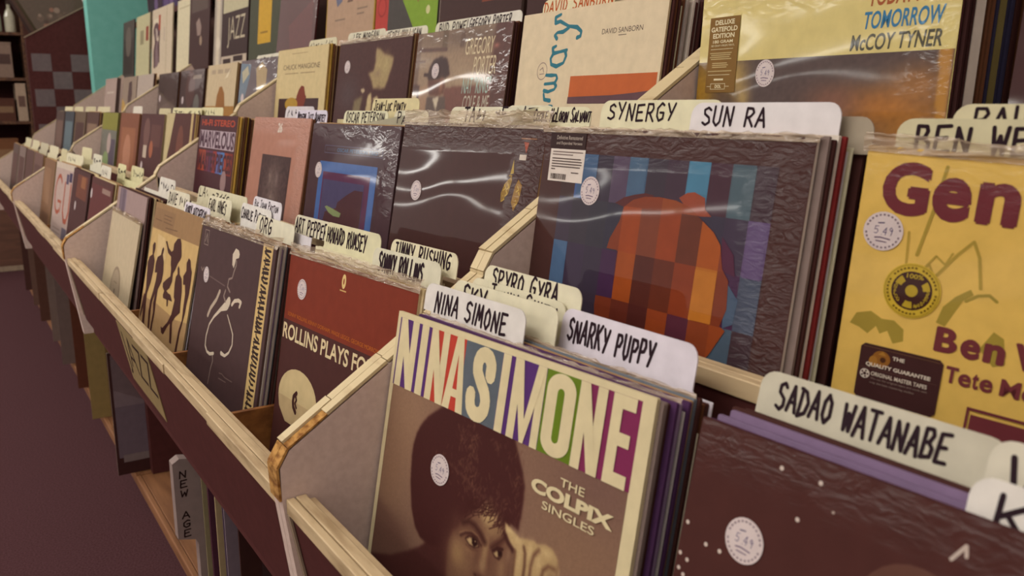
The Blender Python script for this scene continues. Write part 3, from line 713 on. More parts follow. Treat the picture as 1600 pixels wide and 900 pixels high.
# 3: rust red over black with a disc
def art_rol(o, p):
    a = Art(p.w, p.h, 'print'); a.rect(.002, .002, .998, .284, '#793222').rect(.002, .284, .998, .998, '#4a2a27').up()
    a.text('SONNY ROLLINS, KENNY DORHAM, WADE LEGGE, GEORGE MORROW', .035, .250, .80, .268, '#b5651f', .0)
    a.text('ROLLINS PLAYS FOR BIRD', .008, .298, .975, .364, '#d5c39a', .02)
    a.disc(.484, .054, .016, '#d8bd7e', .028).up().disc(.484, .054, .005, '#8a3a22', .012); a.rect(.46, .087, .51, .092, '#c9a56a'); a.k -= 1
    a.disc(.205, .585, .176, '#c6b083', .118).up().pg([(.03, .60), (.38, .60), (.36, .64), (.28, .70), (.12, .70), (.05, .65)], '#b89f76').up()
    a.line([(.20, .562), (.178, .580), (.176, .600), (.184, .622), (.208, .640)], .02, '#40221f').line([(.195, .575), (.206, .59), (.196, .605), (.212, .62)], .012, '#40221f')
    a.build('cover_print', o); sticker(o, .143, .140)
    lip(o, p.w, p.h, hgt=.012, dep=.01, seed=2)
p_rol = Pose((-1.082, .372, -.184), 4.9, 10, .309)
RO = 'rust red and black cover'
column(p_rol, RO, '#793222', '#c3b08b', art_rol, ('cream', 'blue-grey', 'cream', 'pale grey', 'dark brown', 'tan', 'grey', 'cream'),
       cards=((.030, dict(P=(-.896, .406, -.156), tw=.141, text='SONNY ROLLINS', color='#d2cdb4', textbox=(.10, .76, .25, .85), label='cream divider card with a two-word tab behind the rust red cover, beside the panel')),
              (.046, dict(P=(-.884, .421, -.146), tw=.138, text='JIMMY RUSHING', color='#d9d0b0', textbox=(.06, .90, .44, .92), label='cream divider card with a two-word name tab below the plain dark wrapped cover')),
              (.038, dict(P=(-1.066, .412, -.146), tw=.151, text='HOWARD RUMSEY', color='#d6d0ab', textbox=(.04, .76, .25, .80), label='cream divider card with a two-word name tab just below the blue square cover')),
              (.044, dict(P=(-1.19, .42, -.150), tw=.15, text='ART PEPPER', color='#d3ccb2', textbox=(.02, .72, .28, .85), label='cream divider card with a two-word name tab where the pink and blue covers meet', cw=.30))),
       label='rust red and black record cover with a cream label circle')
# 4: charcoal cover with a thin white figure
def art_statue(o, p):
    a = Art(p.w, p.h, 'print'); a.rect(.002, .002, .998, .998, '#4b3636').up()
    w = '#c9b9a4'; g = '#8d7a70'
    a.pg([(.519, .070), (.56, .074), (.576, .09), (.571, .108), (.536, .117), (.531, .140), (.520, .163), (.496, .150), (.486, .102)], w)
    a.line([(.545, .125), (.55, .145), (.531, .176), (.518, .210), (.475, .222), (.469, .259), (.51, .278)], .010, g)
    a.line([(.373, .298), (.339, .345), (.271, .400), (.243, .440)], .022, '#b5a390')
    a.line([(.512, .322), (.49, .345), (.42, .376), (.335, .430), (.28, .479), (.256, .542), (.26, .590), (.295, .612), (.34, .614), (.39, .600)], [.045, .05, .022, .014, .011, .011, .012, .013, .016, .016], w)
    a.line([(.516, .387), (.566, .422), (.616, .460), (.624, .508), (.591, .552), (.546, .576), (.492, .575)], [.008, .009, .010, .011, .012, .014, .02], w)
    a.line([(.556, .330), (.585, .307), (.633, .296), (.668, .300), (.655, .322)], .018, w).line([(.45, .28), (.434, .31), (.469, .332)], .012, g)
    a.line([(.378, .61), (.393, .635), (.375, .677), (.362, .756)], .008, g)
    a.rect(.055, .03, .06, .108, g).rect(.055, .03, .12, .034, g).rect(.115, .03, .12, .108, g).rect(.055, .104, .12, .108, g).line([(.07, .09), (.09, .05), (.105, .09)], .008, g)
    a.line([(.06, .225), (.08, .24), (.10, .22)], .006, g)
    a.line([(.20, .25), (.43, .262)], .006, '#6d5955').line([(.50, .67), (.54, .665), (.58, .672), (.68, .668)], .005, '#7a665f').line([(.5, .695), (.6, .69)], .005, '#7a665f')
    a.rect(.850, .002, .965, .998, '#c9ab72').up()
    rn = random.Random(9); v = .02
    while v < .97:
        d = rn.uniform(.014, .024); k = rn.choice((0, 1, 1, 2))
        pts = [(.875 + rn.uniform(0, .02), v), (.90 + rn.uniform(-.02, .03), v + d * .5), (.94 + rn.uniform(-.02, .01), v + d * rn.uniform(.2, 1))]
        a.line(pts, .011, '#352523')
        if k: a.line([(.875, v + d * .8), (.945, v + d * .5)], .009, '#352523')
        v += d * 1.15
    a.build('cover_print', o); sticker(o, .153, .248).scale = (.95, 1, .95)
    lip(o, p.w, p.h, hgt=.012, dep=.02, seed=8, thick=.02)
p_st = Pose((-1.410, .344, -.180), 2.9, 11, .310)
ST = 'charcoal cover with a white line figure'
def bulky_lip(o, p):
    art_statue(o, p)
col_st = column(p_st, ST, '#4b3636', '#54403c', art_statue, ('pale grey', 'lilac', 'pale grey', 'blue-grey', 'dark brown', 'grey', 'dark brown', 'tan', 'brown', 'dark brown'),
       cards=((.050, dict(P=(-1.300, .398, -.160), tw=.160, text=' ORG', color='#d6d0b8', textbox=(.0, .42, .30, .95), label='cream divider card whose tab shows three hidden letters above the crinkled plastic')),
              (.066, dict(P=(-1.369, .417, -.139), tw=.137, text=[('Big John Patton', (.06, .90, .52, .88), 1)], color='#d5cfd2', textbox=(.06, .9, .5, .88), label='lilac-white divider card with a three-word name tab below the pink cover')),
              (.060, dict(P=(-1.413, .411, -.153), tw=.151, text='Charlie Parker', color='#d8d3cb', textbox=(.03, .85, .3, .85), label='white divider card whose name tab is crossed by the three-word tab'))),
       label='record with a charcoal cover, a thin white line figure and a cream calligraphy strip')
# 5: silhouettes
def art_silh(o, p):
    a = Art(p.w, p.h, 'print'); a.rect(.002, .002, .998, .158, '#94734f').pg([(.002, .158), (.998, .148), (.998, .56), (.78, .585), (.374, .572), (.002, .585)], '#c0a069').pg([(.002, .585), (.374, .572), (.78, .585), (.998, .56), (.998, .998), (.002, .998)], '#a5845c').up()
    a.rect(.002, .03, .47, .15, '#8b6b4b').pg([(.16, .18), (.33, .19), (.40, .30), (.30, .36), (.2, .33)], '#c9ad7c').up()
    D = '#43231f'
    a.pg([(.100, .239), (.135, .242), (.144, .277), (.130, .311), (.174, .345), (.175, .408), (.159, .475), (.110, .560), (.125, .623), (.157, .760), (.104, .760), (.072, .653), (.058, .590), (.071, .531), (.040, .446), (.015, .376), (.046, .335), (.100, .315), (.075, .262)], D)
    a.pg([(.090, .560), (.078, .619), (.039, .72), (.02, .70), (.031, .628), (.044, .568)], D)
    a.pg([(.322, .241), (.346, .250), (.335, .286), (.378, .322), (.402, .380), (.397, .435), (.339, .492), (.342, .570), (.349, .631), (.337, .76), (.300, .76), (.315, .638), (.285, .580), (.296, .523), (.256, .586), (.258, .649), (.285, .75), (.245, .75), (.211, .642), (.212, .578), (.244, .516), (.266, .449), (.267, .402), (.215, .410), (.206, .356), (.227, .313), (.292, .292), (.301, .256)], D)
    a.pg([(.591, .157), (.648, .151), (.678, .175), (.718, .243), (.697, .268), (.668, .287), (.637, .328), (.603, .356), (.610, .400), (.578, .442), (.526, .467), (.569, .474), (.617, .473), (.672, .504), (.589, .508), (.597, .544), (.576, .548), (.556, .514), (.478, .517), (.467, .500), (.481, .475), (.436, .460), (.428, .438), (.485, .409), (.560, .378), (.550, .334), (.530, .315), (.513, .272), (.439, .260), (.393, .228), (.353, .202), (.386, .198), (.435, .230), (.508, .244), (.537, .231), (.535, .194)], D)
    a.pg([(.688, .298), (.716, .309), (.733, .339), (.788, .355), (.827, .421), (.837, .484), (.852, .531), (.779, .568), (.733, .606), (.781, .72), (.739, .72), (.695, .622), (.649, .654), (.594, .707), (.549, .705), (.523, .673), (.561, .676), (.646, .624), (.697, .569), (.716, .485), (.691, .475), (.668, .405), (.670, .360), (.696, .345), (.678, .315)], D)
    a.pg([(.859, .230), (.896, .238), (.920, .270), (.952, .293), (.960, .341), (.962, .411), (.946, .470), (.945, .513), (.928, .573), (.908, .627), (.898, .75), (.863, .75), (.877, .620), (.909, .563), (.899, .501), (.893, .423), (.865, .375), (.830, .381), (.810, .337), (.849, .302), (.834, .262)], D)
    a.line([(.05, .10), (.20, .10)], .006, '#6f5138').line([(.24, .06), (.42, .06)], .006, '#6f5138').line([(.24, .08), (.40, .08)], .006, '#6f5138').line([(.24, .10), (.44, .10)], .006, '#6f5138').line([(.30, .13), (.56, .12)], .006, '#6f5138')
    a.build('cover_print', o)
p_si = Pose((-1.748, .343, -.178), 1.5, 13, .311)
SI = 'tan cover with walking silhouettes'
column(p_si, SI, '#a5845c', '#8f7a5e', art_silh, ('tan', 'cream', 'tan', 'dark brown', 'tan', 'cream', 'brown', 'dark brown', 'tan', 'cream'),
       cards=((.010, dict(P=(-1.573, .352, -.161), tw=.149, text='BOBBY HUTCHERSON', color='#d5ced4', textbox=(.06, .88, .25, .82), thick_ink=.9, gap=.2, label='lilac-white divider card with a name tab right behind the walking silhouettes')),
              (.022, dict(P=(-1.728, .365, -.153), tw=.145, text='DAVE ~~~~', color='#d3ccb4', textbox=(.06, .9, .25, .85), label='cream divider card with a name tab above the upper left of the walking silhouettes')),
              (.052, dict(P=(-1.579, .398, -.154), tw=.132, text='EARL HINES', color='#d5cfb4', textbox=(.06, .8, .25, .82), label='cream divider card with a name tab above the crinkled plastic, left of a longer card')),
              (.072, dict(P=(-1.710, .417, -.148), tw=.282, text='LA~ ~~~~~', color='#c9c2a4', textbox=(.03, .62, .45, .95), label='very wide grey-cream divider card below the striped capitals cover'))),
       label='record with a tan cover showing five long dark walking silhouettes')
# 6: lilac sleeve, with a plain white one leaning in front of it
def art_lilac(o, p):
    a = Art(p.w, p.h, 'print'); a.rect(.002, .002, .998, .998, '#9c8480').rect(.10, .002, .30, .998, '#6d5c66').up().rect(.14, .002, .19, .998, '#7e6d76').rect(.30, .002, .34, .998, '#8a7680'); a.build('cover_print', o)
p_li = Pose((-2.118, .338, -.176), 0, 11, .311)
LI = 'lilac sleeve beside the grey panel'
column(p_li, LI, '#9c8480', '#8d7670', art_lilac, ('dark brown', 'black', 'cream', 'dark brown', 'tan', 'cream', 'dark brown', 'black', 'tan', 'cream'),
       cards=((.062, dict(P=(-1.969, .398, -.147), tw=.142, text='~~~~ ~~', color='#d2ccc0', textbox=(.1, .9, .2, .8), label='white divider card with a one-word tab in front of the grey tier-two panel')),),
       label='lilac record sleeve with a dusky vertical stripe, behind the plain white one')
def art_white(o, p):
    a = Art(p.w, p.h, 'print'); a.rect(.002, .002, .998, .998, '#b9a88c').rect(.002, .74, .998, .998, '#a08a70').up().disc(.5, .60, .17, '#8d7a66').up().disc(.5, .60, .15, '#a3917a').up().disc(.5, .60, .02, '#6d5b4c')
    a.line([(.45, .53), (.55, .53)], .01, '#84725f').line([(.44, .67), (.57, .67)], .01, '#84725f'); a.build('cover_print', o); lip(o, p.w, p.h, hgt=.006, seed=3)
o = record(Pose((-2.118, .3215, -.225), 0, 13, .311, h=.272), '#b9a88c', '#a79679', 'plain off-white sleeve with a grey round label, leaning at the front of its bin', None)
o['cw'] = .311; o['ch'] = .272; art_white(o, Pose((0, 0, 0), 0, 0, .311, .272))
# 7: the next bin down the aisle
def art_maroon(o, p):
    a = Art(p.w, p.h, 'print'); a.rect(.002, .002, .998, .998, '#53302d').rect(.03, .05, .97, .93, '#5f302f').up().rect(.55, .06, .92, .10, '#8d7267').disc(.25, .62, .12, '#8a6048').disc(.75, .75, .14, '#6d3b34').rect(.05, .84, .6, .88, '#86644f'); a.build('cover_print', o); sticker(o, -.0 + .06, .14)
MR = 'maroon cover with pale specks'
column(Pose((-2.496, .338, -.178), 0, 12, .311), MR, '#5f302f', '#6a4a40', art_maroon, ('cream', 'tan', 'dark brown', 'tan', 'cream'),
       cards=((.026, dict(P=(-2.53, .365, -.151), tw=.15, text='~~~~', color='#d0cab8', textbox=(.1, .6, .2, .8), label='white divider card over the maroon cover with pale specks', cw=.30)),
              (.065, dict(P=(-2.50, .402, -.147), tw=.11, text='~~~', color='#d2cc9f', textbox=(.1, .9, .2, .8), label='yellowish divider card behind the white one over the maroon cover', cw=.30)),
              (.07, dict(P=(-2.393, .415, -.147), tw=.152, text='~~~~~', color='#cbc49a', textbox=(.2, .9, .2, .8), label='yellow-cream divider card touching the front of the tier-two panel', cw=.30))), far=True)
def art_dk(o, p):
    a = Art(p.w, p.h, 'print'); a.rect(.002, .002, .998, .998, '#4b2c2b').rect(.3, .04, .9, .25, '#6b3d2f').up().rect(.55, .05, .8, .15, '#8d5a3c'); a.build('cover_print', o); sticker(o, .35, .33)
DK = 'dark cover with a brown patch'
column(Pose((-2.84, .338, -.176), 0, 12, .31), DK, '#4b2c2b', '#4a3433', art_dk, ('dark brown', 'brown', 'tan', 'cream', 'dark brown'),
       cards=((.055, dict(P=(-2.80, .39, -.135), tw=.15, text='~~~', color='#cbc6b0', textbox=(.1, .8, .2, .8), label='grey-cream divider card behind the dark cover with a brown patch')),), far=True)
def art_gu(o, p):
    a = Art(p.w, p.h, 'print'); a.rect(.002, .002, .998, .998, '#b09a91').rect(.002, .002, .998, .06, '#c0b09f').up()
    a.ring(.27, .33, .16, .20, '#a0523d', 24, .9, 5.6).line([(.27, .40), (.44, .40)], .03, '#a0523d').line([(.42, .40), (.42, .50)], .03, '#a0523d')
    a.line([(.58, .20), (.57, .48), (.66, .57), (.78, .57), (.86, .47), (.87, .20)], .05, '#a0523d')
    a.rect(.62, .10, .74, .20, '#544a60').rect(.76, .08, .90, .17, '#3f3550').rect(.62, .64, .86, .998, '#6d6470')
    for k in range(7): a.rect(.12, .68 + k * .04, .52, .69 + k * .04, '#8a766e')
    a.build('cover_print', o)
GU = 'white cover with two red letters'
column(Pose((-3.25, .337, -.178), 2.5, 11, .33, h=.312), GU, '#b09a91', '#c9b99c', art_gu, ('cream', 'dark brown', 'tan', 'dark brown', 'cream'),
       cards=((.024, dict(P=(-3.20, .362, -.148), tw=.28, text='~~~~', color='#d0c9ab', textbox=(.1, .5, .2, .8), label='cream divider card with a wide tab behind the white cover with two red letters')),
              (.060, dict(P=(-3.130, .40, -.128), tw=.155, text='', color='#c9c09a', label='tall yellowish blank divider card behind the two-red-letter cover')),), far=True)
def art_brn(o, p):
    a = Art(p.w, p.h, 'print'); a.rect(.002, .002, .998, .998, '#7d5c44').up().rect(.1, .1, .7, .5, '#8a684e').rect(.2, .6, .8, .9, '#6d4f3d'); a.build('cover_print', o)
BR = 'plain brown cover far down the lowest tier'
column(Pose((-3.60, .337, -.182), 0, 11, .31), BR, '#7d5c44', '#a18a66', art_brn, ('cream', 'tan', 'cream', 'dark brown', 'tan'), cards=((.055, dict(P=(-3.56, .39, -.15), tw=.15, text='', color='#c2b892', label='yellowish blank divider card behind the plain brown cover')),), far=True)
def plain(c1, c2=None, c3=None, band=None, fin='print'):
    def f(o, p):
        a = Art(p.w, p.h, fin); a.rect(.002, .002, .998, .998, c1).up()
        if c2: a.rect(.12, .15, .88, .62, c2)
        if c3: a.up().disc(.5, .42, .2, c3).rect(.3, .52, .7, .8, c3)
        if band: a.rect(.05, .05, .95, .12, band)
        a.build('cover_print', o)
    return f
for k, (x, c, e, nick, st) in enumerate(((-5.03, '#5d4a44', '#7d6a58', 'dusky mauve cover, last slot, lowest tier', ('tan', 'cream')), (-3.99, '#6b4f48', '#8a6d58', 'dull mauve-brown cover, farthest bin', ('tan', 'dark brown', 'cream')), (-4.33, '#5b403b', '#8a775f', 'dusky cover second from the far end, lowest tier', ('cream', 'brown', 'tan')),
                                         (-4.68, '#7a6760', '#6d5648', 'grey cover nearest the far end panel, lowest tier', ('dark brown', 'tan', 'cream')))):
    column(Pose((x, .338, -.178), 0, 11, .31), nick, c, e, plain(c, '#5a3f3a'), st, far=True, cards=((.05, dict(P=(x + .06, .388, -.15), tw=.28, text='', color=('#c4ba98', '#cdc4a6', '#b9b096', '#c9c0a0')[k], label='blank cream divider card behind the ' + nick)),))
# ------------------------------------------------------------------ covers of the middle tier
def clip(poly, x0, y0, x1, y1):
    for ax, lim, sg in ((0, x0, 1), (0, x1, -1), (1, y0, 1), (1, y1, -1)):
        out = []
        for i in range(len(poly)):
            a, b = poly[i - 1], poly[i]; ia, ib = (a[ax] - lim) * sg >= 0, (b[ax] - lim) * sg >= 0
            if ia != ib:
                t = (lim - a[ax]) / (b[ax] - a[ax]); out.append((a[0] + t * (b[0] - a[0]), a[1] + t * (b[1] - a[1])))
            if ib: out.append(b)
        poly = out
        if not poly: break
    return poly
def art_dome(o, p):
    a = Art(p.w, p.h, 'wrap'); a.rect(.002, .002, .998, .998, '#422623').up()
    us = [.108, .175, .256, .335, .404, .477, .552, .627, .702, .773, .845, .910]; vs = [.073, .205, .340, .475, .60]
    bgc = [['#3c2928', '#3d5584', '#332a38', '#4d3d52', '#425871', '#362c37', '#3b2a37', '#3f6f89', '#3f2430', '#43515b', '#3b2931'],
           ['#3b313f', '#37313a', '#33303a', '#312e3c', '#362d3d', '#362d3d', '#362d3d', '#362d3d', '#342d3d', '#392d3f', '#584468'],
           ['#435c7b', '#372b3f', '#342b3b', '#3c2140', '#362537', '#362537', '#362537', '#362537', '#362537', '#3e223f', '#424859'],
           ['#3d2d3f', '#3b293f', '#342938', '#3d2933', '#3d2933', '#3d2933', '#3d2933', '#3d2933', '#3f5267', '#425160', '#3c2b31']]
    for j in range(4):
        for i in range(11): a.rect(us[i], vs[j], us[i + 1], vs[j + 1], bgc[j][i])
    a.up()
    for u0, v0, u1, v1, c in ((.185, .073, .268, .195, '#3d5676'), (.404, .073, .474, .170, '#435b74'), (.631, .073, .702, .155, '#447590'), (.778, .078, .847, .205, '#45565f'), (.850, .215, .905, .343, '#59466a'), (.108, .341, .175, .60, '#445e7e'), (.335, .205, .404, .21, '#312c3a')): a.rect(u0, v0, u1, v1, c)
    a.up()
    a.pg([(.365, .205), (.40, .186), (.438, .176), (.482, .168), (.52, .172), (.49, .182), (.45, .20), (.405, .213)], '#512424').pg([(.609, .170), (.635, .155), (.66, .151), (.698, .163), (.704, .192), (.728, .208), (.688, .211), (.64, .195)], '#893f29')
    a.pg([(.772, .252), (.816, .293), (.83, .345), (.783, .336)], '#4a1e36').pg([(.795, .35), (.85, .40), (.845, .46), (.815, .475)], '#425267')
    a.up()
    dome = [(.404, .213), (.438, .190), (.482, .178), (.538, .174), (.60, .178), (.65, .190), (.70, .220), (.743, .245), (.771, .274), (.788, .332), (.812, .357), (.820, .427), (.806, .472), (.825, .480), (.785, .55), (.74, .60), (.36, .60), (.335, .51), (.335, .477), (.405, .473), (.401, .408), (.399, .336), (.356, .336), (.363, .307), (.394, .254)]
    du = [.335, .404, .477, .552, .627, .702, .774, .83]; dv = [.15, .21, .338, .475, .61]
    dc = [['#7a361d', '#7a361d', '#7a361d', '#843f1e', '#843b1d', '#76311b', '#76311b'],
          ['#78341b', '#8d3d19', '#713825', '#86391b', '#5d2c1d', '#974918', '#783620'],
          ['#4d2230', '#904318', '#4d221b', '#5c2819', '#7a3319', '#a5601e', '#71311b'],
          ['#6f2e19', '#5c2519', '#481e1a', '#843a19', '#4d2230', '#78361b', '#843c1a']]
    for j in range(4):
        for i in range(7):
            q = clip(dome, du[i], dv[j], du[i + 1], dv[j + 1])
            if len(q) > 2: a.pg(q, dc[j][i])
    a.up().pg(clip([(.702, .345), (.774, .345), (.776, .473), (.701, .476)], 0, 0, 1, 1), '#ac6822').rect(.552, .476, .627, .50, '#81381a')
    a.build('cover_print', o)
    # paper label with bar code
    b = Art(p.w, p.h, 'paper', 5); b.rect(.030, .012, .202, .060, '#33201f').rect(.038, .063, .206, .162, '#d2c6bb').up()
    b.text('Definitive Remastered', .062, .022, .186, .034, '#b8a99c').text('and Expanded Version', .062, .040, .186, .052, '#b8a99c')
    for k, (x0, x1) in enumerate(((.05, .196), (.05, .15), (.05, .19), (.05, .196), (.05, .196), (.05, .19), (.05, .07), (.15, .186))): b.rect(x0, .070 + k * .0082 + (.004 if k > 1 else 0), x1, .0735 + k * .0082 + (.004 if k > 1 else 0), '#7b6b64' if k < 2 else '#54453f')
    rn = random.Random(2); x = .052
    while x < .128:
        w = rn.choice((.0014, .0022, .003)); b.rect(x, .139, x + w, .156, '#3f302c'); x += w + rn.choice((.0016, .0026))
    h = b.build('paper_label', o); h['label'] = 'dark and white paper label with a bar code'
    sticker(o, .249, .180)
    lip(o, p.w, p.h, hgt=.002, seed=4)
DM = 'dark mosaic cover with an orange dome'
column(Pose((-.692, .4985, -.0205), 1.4, 8.5, .307), DM, '#4a2d2a', '#cfc3b4', art_dome, ('grey', 'dark brown', 'white', 'red', 'dark brown', 'black', 'dark brown', 'dark brown'),
       cards=((.030, dict(P=(-.528, .528, .003), tw=.142, text='SUN RA', color='#d9d3d2', textbox=(0.09, 0.54, 0.46, 0.88), label='pale grey-white divider card with a short two-word tab, above the orange dome cover')),
              (.036, dict(P=(-.648, .533, .005), tw=.15, text='SYNERGY', color='#d8d2b0', textbox=(0.07, 0.64, 0.48, 0.90), label='cream divider card with a one-word tab, at the left above the orange dome cover')),
              (.042, dict(P=(-.409, .539, -.007), tw=.044, text='', color='#a0937f', label='blank greyish divider card at the right above the orange dome cover', cw=.05))),
       label='shrink-wrapped record with a dark mosaic cover and an orange dome', drift=.0009)
def art_gen(o, p):
    a = Art(p.w, p.h, 'wrap'); a.rect(.002, .002, .998, .998, '#dab45c').up()
    G = '#9c8738'
    a.pg([(.019, .385), (.03, .36), (.06, .350), (.085, .362), (.11, .36), (.132, .375), (.135, .40), (.115, .41), (.10, .385), (.085, .395), (.075, .38), (.06, .40), (.04, .39)], G)
    a.pg([(.192, .345), (.20, .31), (.22, .285), (.245, .265), (.252, .275), (.235, .29), (.222, .32), (.21, .35)], G).line([(.24, .29), (.26, .275), (.28, .27), (.295, .28)], .006, G).line([(.162, .03), (.15, .12), (.133, .214)], .007, '#a58c3c').line([(.11, .17), (.115, .24), (.14, .25), (.16, .23), (.17, .25)], .005, '#b09240')
    a.line([(.17, .26), (.21, .20), (.235, .17), (.25, .20), (.262, .26)], .006, '#a98f3e').line([(.15, .24), (.17, .21), (.19, .225), (.2, .2)], .004, '#a98f3e').pg([(.28, .38), (.30, .34), (.32, .35), (.33, .40), (.31, .41)], G).line([(.20, .37), (.21, .39), (.2, .40)], .005, G)
    a.up(); RR = '#6d3237'
    def fat(t, u0, v0, u1, v1, d, dv):
        for k, (x, y) in enumerate(((-d, 0), (d, 0), (0, dv), (0, -dv), (0, 0))): a.k += .02; a.text(t, u0 + d + x, v0 + dv + y, u1 - d + x, v1 - dv + y, RR, .02)
    for ch, q in zip('Gentle', ((.042, .027, .137, .138), (.143, .049, .217, .138), (.227, .050, .303, .134), (.312, .033, .36, .136), (.368, .025, .392, .134), (.40, .049, .475, .138))): fat(ch, *q, .004, .004)
    for ch, q in zip('BenWebster', ((.196, .351, .240, .404), (.246, .364, .283, .406), (.289, .364, .328, .404), (.342, .351, .42, .404), (.424, .364, .46, .406), (.466, .351, .505, .406), (.51, .364, .54, .406), (.545, .355, .57, .406), (.575, .364, .612, .406), (.617, .364, .64, .404))): fat(ch, *q, .002, .0015)
    for ch, q in zip('TeteMontoliu', ((.228, .428, .252, .463), (.253, .437, .277, .464), (.279, .431, .291, .464), (.293, .437, .317, .464), (.330, .428, .366, .463), (.369, .437, .394, .464), (.398, .437, .42, .463), (.423, .431, .435, .464), (.438, .437, .46, .464), (.464, .428, .469, .463), (.474, .428, .479, .463), (.484, .438, .506, .464))): fat(ch, *q, .0007, .0006)
    for q in ((.279, .502, .6, .508), (.279, .502, .284, .62), ): a.rect(*q, RR)
    a.rect(.288, .516, .6, .62, RR)
    a.build('cover_print', o)
    s = Art(p.w, p.h, 'sleeve', 5); s.disc(.135, .290, .058, '#c9aa36').up().disc(.135, .290, .041, '#3f2420').ring(.135, .290, .0535, .0555, '#a58a2c').up()
    s.disc(.135, .290, .0125, '#b3982c')
    for k in range(3): s.ring(.135, .290, .023, .037, '#b3982c', 8, math.radians(-40 + 120 * k) , math.radians(-8 + 120 * k))
    s.text('100%', .121, .254, .155, .264, '#b3982c', .02)
    for k, ch in enumerate('ANALOG'): an = math.radians(198 - k * 12); u, v = .135 + .033 * math.cos(an), .290 + .033 * math.sin(an); s.text(ch, u - .003, v - .004, u + .003, v + .004, '#b3982c', .02)
    for k, ch in enumerate('MASTERS'): an = math.radians(68 - k * 12); u, v = .135 + .033 * math.cos(an), .290 + .033 * math.sin(an); s.text(ch, u - .003, v - .004, u + .003, v + .004, '#b3982c', .02)
    for k in range(40):
        an = k * 2 * math.pi / 40
        if k % 8 == 7: continue
        s.ring(.135, .290, .0465, .0505, '#6b5216', 1, an, an + .09)
    s.build('gold_seal', o)['label'] = 'round gold and black seal with lettering'
    q = Art(p.w, p.h, 'print', 5); c = .008
    rr = lambda x0, y0, x1, y1, c: [(x0 + c, y0), (x1 - c, y0), (x1, y0 + c), (x1, y1 - c), (x1 - c, y1), (x0 + c, y1), (x0, y1 - c), (x0, y0 + c)]
    q.pg(rr(.052, .421, .222, .545, c), '#3f2423').up().rect(.058, .427, .216, .4278, '#7a5a3a').rect(.058, .474, .216, .4748, '#5e423a')
    q.disc(.098, .449, .019, '#8a5a24', .018).disc(.082, .457, .009, '#9a6a2a', .012).up().disc(.102, .450, .006, '#4a2a18').pg([(.09, .44), (.10, .432), (.108, .44)], '#a5752e')
    q.text('THE', .121, .437, .146, .445, '#cfc2b0', .03).text('QUALITY GUARANTEE', .068, .461, .202, .471, '#d5c8b6', .03).text('ORIGINAL MASTER TAPES', .082, .480, .198, .489, '#cfc2b0', .02)
    q.text('We use the original tapes and work with', .082, .493, .20, .4985, '#8d7a70').text('only the best mastering studios', .082, .502, .175, .508, '#8d7a70')
    q.disc(.069, .488, .0105, '#cfc2b4').up().disc(.069, .488, .0035, '#3f2423')
    for k in range(5): an = k * 1.257; q.disc(.069 + .0065 * math.cos(an), .488 + .0065 * math.sin(an), .0022, '#3f2423')
    q.build('guarantee_label', o)['label'] = 'dark rectangular guarantee label with a dog emblem'
    sticker(o, .058, .176); lip(o, p.w, p.h, hgt=.008, dep=.012, seed=6)
GE = 'yellow cover with maroon lettering'
column(Pose((-.355, .52, -.025), 14, 2, .315, roll=3.5), GE, '#dab45c', '#b08a42', art_gen, ('cream', 'tan', 'gold', 'brown'),
       cards=((.022, dict(P=(-.348, .542, -.008), tw=.15, text='BEN WEBSTER', color='#cfc7a2', textbox=(0.08, 0.92, 0.36, 0.86), label='yellow-cream divider card with a two-word tab, just behind the yellow cover')),
              (.038, dict(P=(-.319, .56, .001), tw=.15, text='PAUL', color='#d5cca6', textbox=(0.08, 0.36, 0.50, 0.92), label='cream divider card with a tab cut by the frame edge, behind the yellow cover')),),
       label='plastic-sleeved yellow record with large maroon lettering and a gold seal')
def art_scrib(o, p):
    a = Art(p.w, p.h, 'wrap'); a.rect(.002, .002, .998, .998, '#3f2321').up()
    Y = '#9a7a2e'
    a.pg([(.835, .125), (.845, .175), (.825, .18)], '#a88a34').rect(.82, .182, .838, .187, Y).pg([(.80, .215), (.835, .185), (.842, .20), (.83, .25), (.79, .285), (.785, .25)], '#8a6a28').pg([(.88, .195), (.905, .215), (.90, .27), (.875, .31), (.855, .28), (.865, .22)], '#8a6424')
    a.pg([(.88, .06), (.91, .062), (.90, .10)], '#96432c').rect(.865, .105, .905, .125, '#c3b4a6').rect(.86, .046, .95, .05, '#8a5a3a')
    rn = random.Random(5)
    for x, y in ((.80, .22), (.815, .24), (.80, .26), (.82, .215), (.88, .22), (.89, .24), (.88, .27)): a.line([(x, y), (x + .01, y + .012), (x - .004, y + .02)], .005, '#b3923c')
    a.build('cover_print', o); sticker(o, .177, .288); lip(o, p.w, p.h, hgt=.016, dep=.016, seed=9)
SB = 'plain dark cover in crinkled plastic'
column(Pose((-1.068, .534, -.0205), 2.8, 11, .308), SB, '#3f2321', '#a58a66', art_scrib, ('tan', 'brown', 'tan', 'dark brown', 'pale grey', 'dark brown', 'tan', 'brown'),
       cards=((.030, dict(P=(-1.003, .57, -.001), tw=.150, text='TA~~ ~E', color='#d3ceb4', textbox=(0.22, 0.80, 0.45, 0.98), label='cream divider card with bold tab letters, centre above the plain dark cover')),
              (.040, dict(P=(-.886, .579, .001), tw=.09, text='~IE', color='#d0cab0', textbox=(0.15, 0.60, 0.45, 0.95), label='cream divider card with a three-letter tab, right of the bold-lettered tab', cw=.1)),
              (.026, dict(P=(-.806, .562, -.001), tw=.100, text='Cecile McLorin Salvant', color='#d5cfae', textbox=(0.05, 1.00, 0.55, 0.95), thick_ink=.9, gap=.2, label='yellow-cream divider card with long thin handwriting, beside the seven-letter tab', cw=.11))),
       label='record with a plain dark cover in crinkled shining plastic, small gold figures at its right')
